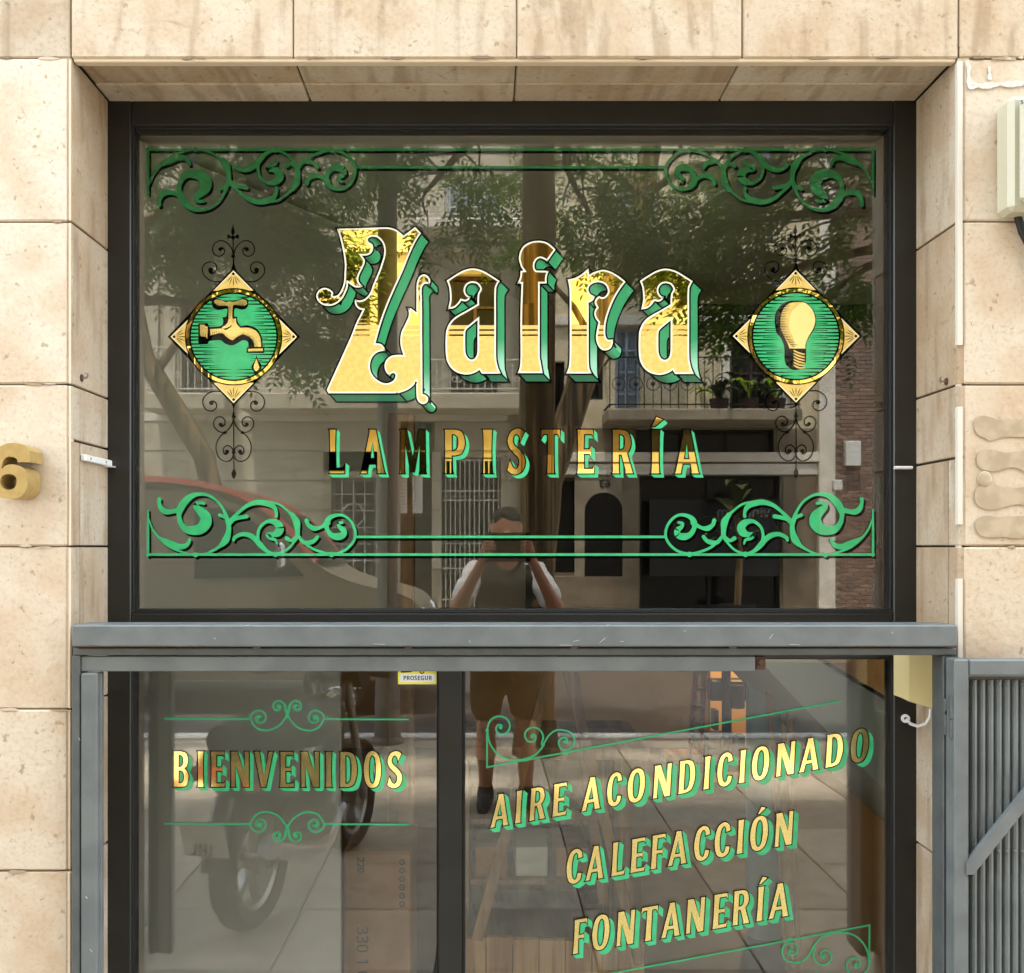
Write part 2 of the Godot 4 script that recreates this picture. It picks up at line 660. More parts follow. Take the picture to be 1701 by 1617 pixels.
	M.leaf_green = textured(plain(Color.WHITE, 0.6), mottled(Color(0.16, 0.66, 0.40), Color(0.19, 0.71, 0.44), 0.02, 46), Vector3.ONE * 4.0)
	M.shade_paint = plain(Color.WHITE, 0.6)
	M.shade_paint.vertex_color_use_as_albedo = true
	# street
	M.road = textured(plain(Color.WHITE, 0.9), mottled(Color(0.22, 0.22, 0.22), Color(0.29, 0.285, 0.28), 0.05, 51), Vector3.ONE * 0.7)
	M.paving = []
	for k in 3:
		M.paving.append(textured(plain(Color.WHITE.darkened(k * 0.06), 0.85), mottled(Color(0.67, 0.63, 0.56), Color(0.74, 0.705, 0.635), 0.02, 55 + k), Vector3.ONE * 1.3))
	M.kerb = textured(plain(Color.WHITE, 0.8), mottled(Color(0.74, 0.74, 0.72), Color(0.84, 0.84, 0.82), 0.06, 58), Vector3.ONE)
	M.bark = textured(plain(Color.WHITE, 0.95), wood_texture(Color(0.26, 0.21, 0.14), Color(0.50, 0.41, 0.27), 61), Vector3(2.2, 0.9, 2.2))
	relief(M.bark, M.bark.albedo_texture, 1.2)
	M.leaves = []
	for c in [Color(0.36, 0.46, 0.16), Color(0.42, 0.52, 0.17), Color(0.31, 0.42, 0.17)]:
		var m := plain(c, 0.55)
		m.cull_mode = BaseMaterial3D.CULL_DISABLED
		m.backlight_enabled = true
		m.backlight = Color(0.55, 0.66, 0.16)
		m.vertex_color_use_as_albedo = true
		M.leaves.append(m)
	var wall := func(a: Color, b: Color, s: int): return textured(plain(Color.WHITE, 0.9), mottled(a, b, 0.01, s, 512), Vector3.ONE * 0.35)
	M.plaster = wall.call(Color(0.65, 0.61, 0.53), Color(0.71, 0.675, 0.59), 71)
	M.yellow_plaster = wall.call(Color(0.73, 0.68, 0.56), Color(0.79, 0.745, 0.63), 72)
	M.grey_plaster = wall.call(Color(0.50, 0.46, 0.39), Color(0.57, 0.53, 0.45), 73)
	M.shaded_stone = wall.call(Color(0.42, 0.37, 0.30), Color(0.49, 0.44, 0.36), 70)
	M.white_stone = wall.call(Color(0.78, 0.75, 0.69), Color(0.84, 0.81, 0.76), 74)
	M.brick = [plain(Color(0.50, 0.41, 0.355), 0.9), plain(Color(0.45, 0.37, 0.32), 0.9), plain(Color(0.55, 0.455, 0.39), 0.9)]
	M.mortar = plain(Color(0.55, 0.50, 0.45), 0.95)
	M.wood = textured(plain(Color.WHITE, 0.6), wood_texture(Color(0.33, 0.24, 0.16), Color(0.22, 0.15, 0.10), 75), Vector3.ONE * 1.5)
	M.shutter = plain(Color(0.36, 0.31, 0.24), 0.7)
	M.blue_shutter = plain(Color(0.62, 0.68, 0.74), 0.6)
	M.iron = plain(Color(0.04, 0.04, 0.04), 0.5)
	M.white_iron = plain(Color(0.80, 0.80, 0.77), 0.5)
	M.window_dark = plain(Color(0.05, 0.055, 0.06), 0.12)
	M.window_sky = plain(Color(0.55, 0.60, 0.66), 0.15)
	M.paper = plain(Color(0.88, 0.88, 0.86), 0.8)
	# shop
	M.board = plain(Color(0.89, 0.91, 0.86), 0.7)
	M.panel = plain(Color(0.74, 0.74, 0.71), 0.6)
	M.room_wall = textured(plain(Color.WHITE, 0.9), mottled(Color(0.55, 0.52, 0.46), Color(0.62, 0.59, 0.53), 0.01, 76), Vector3.ONE * 0.4)
	M.raw_wood = textured(plain(Color.WHITE, 0.65), wood_texture(Color(0.80, 0.64, 0.44), Color(0.66, 0.49, 0.31), 77), Vector3(2.0, 1.0, 2.0))
	M.old_wood = textured(plain(Color.WHITE, 0.7), wood_texture(Color(0.66, 0.52, 0.36), Color(0.48, 0.36, 0.24), 78), Vector3(1.6, 1.0, 1.6))
	M.cardboard = textured(plain(Color.WHITE, 0.85), mottled(Color(0.62, 0.46, 0.30), Color(0.68, 0.51, 0.34), 0.02, 79), Vector3.ONE * 2.0)
	M.pipe = plain(Color(0.62, 0.72, 0.72), 0.4)
	M.red = plain(Color(0.62, 0.10, 0.08), 0.4)
	M.skin = plain(Color(0.74, 0.53, 0.42), 0.55)
	M.skin.subsurf_scatter_enabled = true
	M.skin.subsurf_scatter_strength = 0.08
	M.rubber = plain(Color(0.06, 0.06, 0.06), 0.75)
	M.black_gloss = plain(Color(0.035, 0.035, 0.04), 0.2)
	M.chrome = plain(Color(0.75, 0.75, 0.76), 0.15, 1.0)

# ---------------------------------------------------------------- the tiled front

const COURSES := [-177.0, 97.0, 368.0, 639.0, 908.0, 1179.0, 1447.0, 1716.0, 1990.0]
const LINTEL_JOINTS := [-994.0, -624.0, -254.0, 116.5, 487.0, 858.5, 1233.0, 1594.0, 1965.0, 2335.0, 2705.0]

func block(called: String, f: Node3D, lo: Vector3, hi: Vector3, kind: String, n: int, b := 0.004):
	var gap := Vector3(rng.randf_range(0.0008, 0.0024), rng.randf_range(0.0008, 0.0026), 0.0)
	var st := mb()
	var size := (hi - lo).abs() - gap * 2.0
	box(st, Vector3.ZERO, size, b)
	part(called, st, M[kind][posmod(n, 8)], f, (lo + hi) / 2.0)

func build_facade():
	var f := thing("stone_facade", "beige limestone slab front round the deep window opening of the shop", "facade")
	var g := mb()
	var x0 := at(-994, 0, 0).x
	var xl := at(118, 0, 0).x
	var xr := at(1592, 0, 0).x
	var x1 := at(2705, 0, 0).x
	var y_top := at(0, 97, 0).y
	var y_low := at(0, 1990, 0).y
	# mortar bed behind the slabs, and the wall's own thickness
	span(g, Vector3(x0, y_low, -0.40), Vector3(xl - 0.03, y_top, -0.004))
	span(g, Vector3(xr + 0.03, y_low, -0.40), Vector3(x1, y_top, -0.004))
	span(g, Vector3(x0, y_top + 0.03, -0.40), Vector3(x1, y_top + 1.6, -0.004))
	part("mortar_bed", g, M.grout, f)
	# courses left and right
	var n := 0
	for i in range(1, COURSES.size() - 1):
		var ya := at(0, COURSES[i], 0).y
		var yb := at(0, COURSES[i + 1], 0).y
		n += 3
		for edge in [[-994, -624], [-624, -254], [1965, 2335], [2335, 2705]]:
			block("stone_slab", f, Vector3(at(edge[0], 0, 0).x, yb, -0.03), Vector3(at(edge[1], 0, 0).x, ya, 0.0), "stone", n + edge[0] / 370)
		block("stone_slab", f, Vector3(at(-254, 0, 0).x, yb, -0.03), Vector3(at(112.5, 0, 0).x, ya, rng.randf_range(-0.0015, 0.0015)), "stone", n)
		block("stone_slab", f, Vector3(at(1601, 0, 0).x, yb, -0.03), Vector3(at(1965, 0, 0).x, ya, rng.randf_range(-0.0015, 0.0015)), "stone", n + 1)
	# courses over the opening
	for row in 3:
		var ya := y_top + 0.4015 * (row + 1)
		for k in LINTEL_JOINTS.size() - 1:
			var shift := 0.0 if row != 1 else 0.27
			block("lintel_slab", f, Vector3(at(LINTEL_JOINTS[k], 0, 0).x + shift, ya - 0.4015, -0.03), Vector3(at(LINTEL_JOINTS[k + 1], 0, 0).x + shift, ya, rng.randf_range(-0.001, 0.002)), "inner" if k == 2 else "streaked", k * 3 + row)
	# scraps of old pointing and chips along the joints
	for k in 46:
		var level := rng.randi_range(1, 7)
		var px := rng.randf_range(0, 108) if k % 2 == 0 else rng.randf_range(1606, 1700)
		if k % 3 == 0:
			level = 1
			px = rng.randf_range(10, 1690)
		var c := at(px, COURSES[level] + rng.randf_range(-1.5, 1.5), 0.0)
		var w := rng.randf_range(0.006, 0.035)
		var h := rng.randf_range(0.002, 0.006)
		var q := PackedVector2Array()
		for i in 11:
			var turn := TAU * i / 11.0
			q.append(Vector2(c.x + cos(turn) * w * rng.randf_range(0.6, 1.0), c.y + sin(turn) * h * rng.randf_range(0.5, 1.0)))
		var chip := mb()
		plate(chip, [q], 0.0005, rng.randf_range(0.0022, 0.0032))
		part("joint_chip", chip, M.chip[k % 3], f)
	# underside of the lintel: two slabs deep, the inner one a little lower
	for k in range(3, LINTEL_JOINTS.size() - 4):
		var a := maxf(at(LINTEL_JOINTS[k], 0, 0).x, xl + 0.001)
		var b := minf(at(LINTEL_JOINTS[k + 1], 0, 0).x, xr - 0.001)
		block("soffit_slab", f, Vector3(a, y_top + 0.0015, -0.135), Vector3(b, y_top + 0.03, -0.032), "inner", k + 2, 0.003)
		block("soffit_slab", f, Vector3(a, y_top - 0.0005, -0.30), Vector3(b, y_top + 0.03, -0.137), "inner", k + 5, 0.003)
	var drip := mb()
	span(drip, Vector3(xl + 0.003, y_top - 0.006, -0.028), Vector3(xr - 0.003, y_top + 0.004, -0.006), 0.002)
	part("drip_edge", drip, M.trim, f)
	# jambs: whole slabs above, slabs cut by an upright joint below
	for s in [0, 1]:
		var xe := xl if s == 0 else xr
		var out := -0.03 if s == 0 else 0.03
		for i in range(1, COURSES.size() - 1):
			var ya := at(0, COURSES[i], 0).y + (0.005 if i == 1 else 0.0)
			var yb := at(0, COURSES[i + 1], 0).y
			if i == 3:
				var cut := (ya * 0.66 + yb * 0.34) if s == 0 else (ya * 0.55 + yb * 0.45)
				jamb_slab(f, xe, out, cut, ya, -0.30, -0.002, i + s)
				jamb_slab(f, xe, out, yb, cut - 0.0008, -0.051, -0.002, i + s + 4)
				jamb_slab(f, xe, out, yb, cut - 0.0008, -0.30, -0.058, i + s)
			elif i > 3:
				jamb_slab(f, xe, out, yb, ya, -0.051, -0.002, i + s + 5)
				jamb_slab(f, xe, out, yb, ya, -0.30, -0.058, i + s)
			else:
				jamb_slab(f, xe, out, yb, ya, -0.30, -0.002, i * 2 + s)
	# angle trims on the two outer corners
	var t := mb()
	for i in range(1, COURSES.size() - 1):
		span(t, Vector3(at(113.5, 0, 0).x, at(0, COURSES[i + 1], 0).y + 0.002, -0.02), Vector3(xl - 0.0015, at(0, COURSES[i], 0).y - 0.003, 0.001), 0.002)
	part("corner_trim", t, M.trim, f)
	for r in [[102, 574], [676, 872], [962, 1098]]:
		var w := mb()
		span(w, Vector3(xr - 0.002, at(0, r[1], 0).y, -0.012), Vector3(at(1599, 0, 0).x, at(0, r[0], 0).y, 0.0025), 0.001)
		part("corner_guard", w, M.white_trim, f)
	for r in [[575, 675], [873, 961], [1099, 1700]]:
		var w := mb()
		span(w, Vector3(xr + 0.001, at(0, r[1], 0).y, -0.02), Vector3(at(1600, 0, 0).x, at(0, r[0], 0).y, -0.003), 0.003)
		part("broken_corner", w, M.worn_stone, f)

func jamb_slab(f: Node3D, xe: float, out: float, y0: float, y1: float, z0: float, z1: float, n: int):
	var st := mb()
	var lo := Vector3(minf(xe, xe + out), y0 + 0.0025, z0)
	var hi := Vector3(maxf(xe, xe + out), y1 - 0.0025, z1)
	box(st, Vector3.ZERO, hi - lo, 0.002)
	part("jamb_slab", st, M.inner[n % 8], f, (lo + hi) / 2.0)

# ---------------------------------------------------------------- the window and its gilding

func bar(f: Node3D, called: String, px0: float, py0: float, px1: float, py1: float, z: float, deep: float, m, b := 0.003):
	var a := at(px0, py0, z)
	var c := at(px1, py1, z)
	var st := mb()
	span(st, Vector3(a.x, c.y, z - deep), Vector3(c.x, a.y, z), b)
	return part(called, st, m, f)

func pane(f: Node3D, px0: float, py0: float, px1: float, py1: float):
	var a := at(px0, py0, PANE_Z)
	var c := at(px1, py1, PANE_Z)
	for z in [PANE_Z, PANE_Z - 0.0092]:
		var st := mb()
		span(st, Vector3(a.x, c.y, z - 0.0088), Vector3(c.x, a.y, z))
		part("glass_pane", st, M.outer_glass if z == PANE_Z else M.coated_glass, f)

const INK_Z := -0.2566       # paint lies on the inner face of the outer glass

func build_window():
	var f := thing("shop_window", "large dark framed shop window with gilded green lettering on its panes", "window")
	# frame: the opening's face, then beads and seals
	bar(f, "frame_stile", 170, 160, 217, 1740, -0.232, 0.07, M.frame)
	bar(f, "frame_stile", 1485, 160, 1532, 1740, -0.232, 0.07, M.frame)
	bar(f, "frame_head", 217.5, 160, 1484.5, 208, -0.233, 0.068, M.frame)
	bar(f, "transom", 217.5, 1019, 1484.5, 1096, -0.233, 0.068, M.frame)
	bar(f, "mullion", 728, 1096.5, 768, 1740, -0.233, 0.068, M.frame)
	bar(f, "bead", 217.5, 208.5, 222, 1018, -0.240, 0.05, M.gasket, 0.001)
	bar(f, "bead", 1478.5, 208.5, 1484, 1018, -0.240, 0.05, M.gasket, 0.001)
	bar(f, "bead", 222.5, 208.5, 1478, 214, -0.240, 0.05, M.gasket, 0.001)
	bar(f, "bead", 222.5, 1012.5, 1478, 1015, -0.240, 0.05, M.gasket, 0.001)
	bar(f, "sill_bead", 217.5, 1015.2, 1484.5, 1018.7, -0.234, 0.05, M.frame_edge, 0.001)
	bar(f, "bead", 217.5, 1096.5, 220.5, 1740, -0.240, 0.05, M.gasket, 0.001)
	bar(f, "bead", 725, 1096.5, 727.5, 1740, -0.240, 0.05, M.gasket, 0.001)
	bar(f, "bead", 768.5, 1096.5, 772.5, 1740, -0.240, 0.05, M.gasket, 0.001)
	bar(f, "bead", 1481.5, 1096.5, 1484.5, 1740, -0.240, 0.05, M.gasket, 0.001)
	pane(f, 220, 212, 1480, 1014)
	pane(f, 219, 1090, 726.5, 1738)
	pane(f, 770, 1090, 1483, 1738)
	big_word(f)
	small_words(f)
	corner_scrolls(f)
	medallion(f, 387.8, 559.6, true)
	medallion(f, 1322.4, 558.6, false)
	lower_ornaments(f)

# ---- the five large letters

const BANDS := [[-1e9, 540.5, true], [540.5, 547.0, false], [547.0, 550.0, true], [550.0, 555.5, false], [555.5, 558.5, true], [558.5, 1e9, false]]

func big_word(f: Node3D):
	var z := outline("559.6,380.3! 600,379 638.6,377.7 649.7,378.7 658.3,381.8 664.5,386.4 670.4,391.6! 689.6,377.1! 699.5,387.6! 693,396.6 685,412 678,428 669.4,449.5 648.5,495.9 634.6,532.3 623.5,570.3! 632.5,571.7 638,577.3 640.1,583.5! 633.7,583.5 625,586.5 617.7,594.6 614.2,606.9 616.4,619.3 623.8,629.1 634.9,635.9 644.8,636.5 653.5,632.2 656.9,625.4 655.9,621.1 652.2,619.9 648.5,622.3 647.3,625.4! 641.1,618 638.6,608.1 641.7,598.3 649.8,591.5 660.9,589.6 670.1,590.2! 666.4,578.5 664.9,566.9 666.7,552.2 671.9,540.9 677.9,527.9 679.2,519.3 677,511.9! 682.3,512.3 687.4,515.8 691.3,519.3! 691.8,502 691.8,480.3 692.6,469 696.1,460.4 702.2,456.1 708.2,456.9 713.4,462.1 714.7,468.2 712.6,474.7! 710,472.1 705.6,471.6 702.2,475.1 700.4,482 700.9,510.6 700.9,553.9 701.3,588.5 701.6,655.1! 706.5,656.3 710.9,661.2 710.2,667.4 705.3,671.1 699.1,670.5 694.2,666.2 692,658.8 691.5,646.4 691.5,632.8! 686.8,640.2 676.9,647.7 663.3,652.6 651,653.5 545.4,653.5! 542.7,647.9! 581.9,561.2 590.2,539.6 602.3,515.1! 596.1,513.6 591.1,508.6 589.3,502.5 589.9,497.5! 597.3,499.4 605.3,496.9 611.5,491.3 616.5,482.7 620,472 628,453.5 633.6,438 637.6,423.8 637.9,413.3 635.5,404.6 629.9,397.2 623.7,393.8 616.5,393.5 611.5,396.6 611.5,400.9 615,403.6 618.6,406.5 619.6,413.3 616.5,420.7 609.7,424.4 601.3,424.7! 605.7,431.8 605.3,438.6 601,447.9 596.1,458.4 595.6,467.5 602.3,475.9! 596.7,477.7 589.9,477.4 583.7,474 578.1,470.3! 577.5,477.1 573.8,487 568.2,496.9 559.6,504.3 549.7,508 538.6,507.4 529.3,501.8 525.3,493.8 526.8,485.8 532.4,480.2 540.4,478.3 548.4,481.4 553.4,486.5 552.2,491.3 556.5,491.9 562.1,488.9 567.6,480.2 571.3,467.8 572.3,450 572.6,438 570.7,422.6 567.6,407.1 563.3,390.4")
	large_letter(f, [z], Vector2(13.4, 14.6))
	var a := outline("160,490! 340,370 540,260 740,215 940,255 1120,350 1350,500! 1290,600 1265,750 1265,1400 1265,2150 1290,2350 1320,2460 1370,2572! 950,2572! 895,2487! 820,2537 700,2582 570,2592 420,2557 290,2477 200,2357 150,2207 135,1950 145,1650 165,1570 220,1450 300,1350 420,1262 640,1140 850,1015! 850,880 868,765 910,690 890,620 830,560 750,540 680,550 610,600 575,690 590,770 640,830 700,850! 650,925 570,955 490,935! 430,1020 330,1100 190,1130! 225,980 235,850 215,640", 13.475, 730, 430)
	var hole := outline("853,1370! 760,1448 640,1548 590,1608 575,1700 575,2000 590,2130 640,2220 710,2258 780,2238 830,2168 850,2050 852,1750", 13.475, 730, 430)
	large_letter(f, [a, hole], Vector2(15.2, 14.4))
	var f_ := outline("740,165 900,190 1040,270 1180,400! 950,725! 900,680 780,630 690,660 630,740 610,840 630,930 665,965! 1000,975! 955,1080 935,1200 945,1310! 752,1310! 752,2000 752,3200 775,3400 830,3720! 160,3720! 222,3540 240,3200 235,2200 262,1312! 152,1307! 215,1180 235,1080 235,975! 320,965! 250,860 205,720 195,600 220,470 290,340 400,245 560,180", 16.17, 850, 390)
	large_letter(f, [f_], Vector2(14.0, 15.0))
	var r := outline("160,425! 300,400 450,320 595,195! 605,335! 700,280 820,240 930,230 1080,280 1230,370 1360,475! 1250,620 1130,820 1030,1050 960,1280 938,1450 942,1580 990,1670 1095,1668! 1090,1760 1040,1860 930,1895 840,1860 770,1750 748,1620 765,1480 800,1318! 735,1225 712,1125 735,1045 765,1008! 722,920 742,835 815,765! 865,795 930,780 985,710 990,640 950,550 870,500 780,485 680,510 610,570 590,650 630,730 720,780! 690,850 640,890 594,905! 596,1300 596,2000 608,2250 660,2372! 132,2372! 190,2220 206,1900 205,1000 203,700 190,550", 12.44, 930, 430)
	large_letter(f, [r], Vector2(15.0, 14.6))
	var shift := Vector2(321.0, 0.5)
	var a2 := PackedVector2Array()
	var hole2 := PackedVector2Array()
	for p in a:
		a2.append(p + shift)
	for p in hole:
		hole2.append(p + shift)
	large_letter(f, [a2, hole2], Vector2(15.2, 14.4))

func large_letter(f: Node3D, polys: Array, o: Vector2):
	var bright := mb()
	var dull := mb()
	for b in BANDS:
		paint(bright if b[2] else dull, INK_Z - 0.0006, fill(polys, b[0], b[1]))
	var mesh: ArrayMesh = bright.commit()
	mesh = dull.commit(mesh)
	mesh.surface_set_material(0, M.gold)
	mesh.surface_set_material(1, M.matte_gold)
	var l := part("letter", mesh, null, f)
	var edge := mb()
	var ink := mb()
	var side := mb()
	var lines := mb()
	for k in polys.size():
		band(edge, INK_Z - 0.0003, polys[k], -2.7, 0.1, k > 0)
		band(ink, INK_Z - 0.0001, polys[k], 0.0, 2.7, k > 0)
		var low := 0.0
		for p in polys[k]:
			low = maxf(low, p.y)
		shade(side, lines, INK_Z - 0.0016, polys[k], o, k > 0, func(n: Vector2, p: Vector2):
			var dark := Color(0.006, 0.085, 0.032)
			var mid := Color(0.018, 0.285, 0.105)
			var pale := Color(0.33, 0.66, 0.47)
			var right := smoothstep(-0.2, 0.75, n.x)
			var c := dark.lerp(mid, right)
			if n.x > 0.3 and n.y < 0.3:
				c = c.lerp(pale, clampf(-n.y * 1.3, 0.0, 0.75))
				if k == 0:
					c = c.lerp(pale, smoothstep(low - 62.0, low - 8.0, p.y) * smoothstep(0.8, 1.0, n.x))
			return c, 2.6)
	part("cream_edge", edge, M.cream_paint, l)
	part("black_outline", ink, M.black_paint, l)
	part("block_shade", side, M.shade_paint, l)
	part("shade_lines", lines, M.black_paint, l)

# ---- the narrow capitals

const GLYPHS := {
	"I": [26, "2,0! 24,0! 22,7 21,50 22,93 24,100! 2,100! 4,93 5,50 4,7"],
	"L": [50, "2,0! 48,0! 50,25! 44,13! 23,12! 22,50 23,93 25,100! 2,100! 4,93 5,50 4,7"],
	"E": [50, "2,0! 48,0! 50,22! 44,12! 23,12! 22,44! 36,44! 40,37! 40,63! 36,56! 22,56! 23,88! 42,88! 48,79! 46,100! 2,100! 4,93 5,50 4,7"],
	"F": [50, "2,0! 25,0! 23,7 22,43! 36,43! 40,35! 40,62! 36,55! 22,55! 23,88! 42,88! 49,78! 47,100! 2,100! 4,93 5,50 4,7"],
	"T": [56, "16,0! 40,0! 38,7 37,50 37,88! 47,88! 54,76! 54,100! 2,100! 2,76! 9,88! 19,88! 19,50 18,7"],
	"A": [68, "0,0! 20,0! 20,5! 24,22! 43,22! 46,5! 45,0! 68,0! 65,5! 43,100! 23,100! 25,95! 4,5!", "27,34! 40,34! 33.5,70!"],
	"N": [62, "2,0! 20,0! 18,6! 18,62! 40,0! 60,0! 60,100! 44,100! 45,94! 45,42! 24,100! 2,100! 4,94! 4,6!"],
	"M": [76, "1,0! 17,0! 16,6! 18,64! 33,4! 43,4! 57,64! 58,6! 56,0! 76,0! 74,6! 72,94! 73,100! 55,100! 38,38! 21,100! 2,100! 4,94! 3,6!"],
	"V": [64, "22,0! 40,0! 62,95! 64,100! 46,100! 46,95! 32,30! 19,95! 20,100! -1,100! 1,95!"],
	"O": [60, "30,-2 50,10 58,50 50,90 30,102 10,90 2,50 10,10", "30,12 37,22 40,50 37,78 30,88 23,78 20,50 23,22"],
	"C": [54, "52,28! 48,8 30,-2 10,10 2,50 10,90 30,102 47,92 52,73! 36,70! 35,82 30,88 23,78 20,50 23,22 30,12 35,18 37,31!"],
	"D": [58, "2,0! 28,0! 48,10 57,50 48,90 28,100! 2,100! 4,94! 4,6!", "22,12! 27,12! 35,22 38,50 35,78 27,88! 22,88!"],
	"B": [56, "2,0! 28,0! 46,4 54,27 50,43 41,52! 48,58 52,74 46,94 28,100! 2,100! 4,94! 4,6!", "22,12! 27,12! 34,16 37,28 34,41 27,45! 22,45!", "22,57! 27,57! 33,62 35,72 33,83 27,88! 22,88!"],
	"P": [54, "2,0! 25,0! 23,6! 22,40! 28,40! 46,46 54,70 46,94 28,100! 2,100! 4,94! 4,6!", "22,52! 27,52! 34,58 36,70 34,82 27,88! 22,88!"],
	"R": [60, "2,0! 24,0! 22,6! 22,42! 27,42! 38,8! 37,0! 60,0! 58,5! 44,46! 51,56 54,72 46,94 28,100! 2,100! 4,94! 4,6!", "22,54! 27,54! 34,59 36,71 34,83 27,88! 22,88!"],
	"S": [54, "2,7! 13,0 28,-2 45,7 52,27 46,44 34,56 22,66 19,76 22,85 28,88 34,83 37,70! 50,95! 40,101 28,102 12,95 3,76 8,58 20,46 31,36 34,26 31,15 25,12 18,17 10,32!"],
}

# one row: letters with their left edges and widths in pixels; the base line falls by slope, the letters lean by lean
func row(f: Node3D, text: String, lefts: Array, widths: Array, base: float, high: float, slope: float, lean: float, o: Vector2, gold, edge_w: float):
	var x_first: float = lefts[0]
	for i in text.length():
		var c := text[i]
		var accent := c in ["Í", "Ó"]
		var g: Array = GLYPHS[{"Í": "I", "Ó": "O"}.get(c, c)]
		var polys := []
		for k in range(1, g.size()):
			polys.append(outline(g[k], 1.0, 0.0, 0.0, true, 5))
		var marks := [outline("0,106! 8,106! 27,122! 11,129!", 1.0, g[0] * 0.5 - 9.0, 0.0, true, 1)] if accent else []
		var put := func(q: PackedVector2Array) -> PackedVector2Array:
			var r := PackedVector2Array()
			for v in q:
				var x: float = lefts[i] + v.x * widths[i] / g[0]
				r.append(Vector2(x + lean * v.y * high / 100.0, base + slope * (x - x_first) - v.y * high / 100.0))
			return r
		polys = polys.map(put)
		marks = marks.map(put)
		var st := mb()
		paint(st, INK_Z - 0.0006, fill(polys))
		for q in marks:
			paint(st, INK_Z - 0.0006, fill([q]))
		var l := part("letter", st, gold, f)
		var ink := mb()
		var side := mb()
		var all := polys + marks
		for k in all.size():
			var hole: bool = k > 0 and k < polys.size()
			band(ink, INK_Z - 0.0003, all[k], -edge_w * 0.4, edge_w * 0.6, hole)
			shade(side, null, INK_Z - 0.0014, all[k], o, hole, func(_n, _p): return Color.WHITE, 1.0)
		part("letter_outline", ink, M.black_paint, l)
		part("letter_shade", side, M.mint_paint, l)

func small_words(f: Node3D):
	row(f, "LAMPISTERÍA", [544.6, 597.5, 662.5, 736, 798.4, 840.8, 897.6, 956.5, 1015, 1078.8, 1119.6], [29, 43, 46, 37, 23, 33.5, 34.5, 31.5, 37.5, 20, 43], 787.2, 74.0, 0.0004, 0.0, Vector2(6.6, 6.2), M.gold, 2.0)
	row(f, "BIENVENIDOS", [285.6, 325.4, 347.7, 381, 421.6, 462.6, 497.5, 538.5, 562.3, 602.5, 641.5], [29, 15, 27, 34, 33, 27, 34, 15, 32, 32, 28], 1308.0, 60.0, 0.003, 0.0, Vector2(7.0, 6.0), M.leaf_gold, 1.7)
	row(f, "AIRE", [812.5, 853, 877, 915], [33, 14, 29, 26], 1377.0, 55.0, -0.179, 0.06, Vector2(8.0, 6.5), M.leaf_gold, 1.7)
	row(f, "ACONDICIONADO", [964, 1005.5, 1039.5, 1082.5, 1124.5, 1166, 1188.5, 1225, 1246, 1287, 1326, 1369, 1410], [34, 27, 32, 32, 30, 14, 28, 14, 32, 33, 35, 31, 33], 1349.5, 55.5, -0.179, 0.06, Vector2(8.0, 6.5), M.leaf_gold, 1.7)
	row(f, "CALEFACCIÓN", [938, 970.5, 1013, 1044.5, 1078.5, 1107.5, 1150, 1184, 1221, 1243, 1284.5], [29, 33, 25, 27, 26, 34, 29, 29, 15, 33, 32], 1471.0, 57.0, -0.179, 0.06, Vector2(8.0, 6.5), M.leaf_gold, 1.7)
	row(f, "FONTANERÍA", [949, 980.5, 1021.5, 1061.5, 1096.5, 1137, 1181, 1214.5, 1254, 1275], [25, 32, 32, 30, 34, 33, 27, 31, 15, 36], 1587.0, 58.0, -0.179, 0.06, Vector2(8.0, 6.5), M.leaf_gold, 1.7)

# ---- leafy corner scrolls, brush strokes of (x, y, width), drawn once for the lower left corner

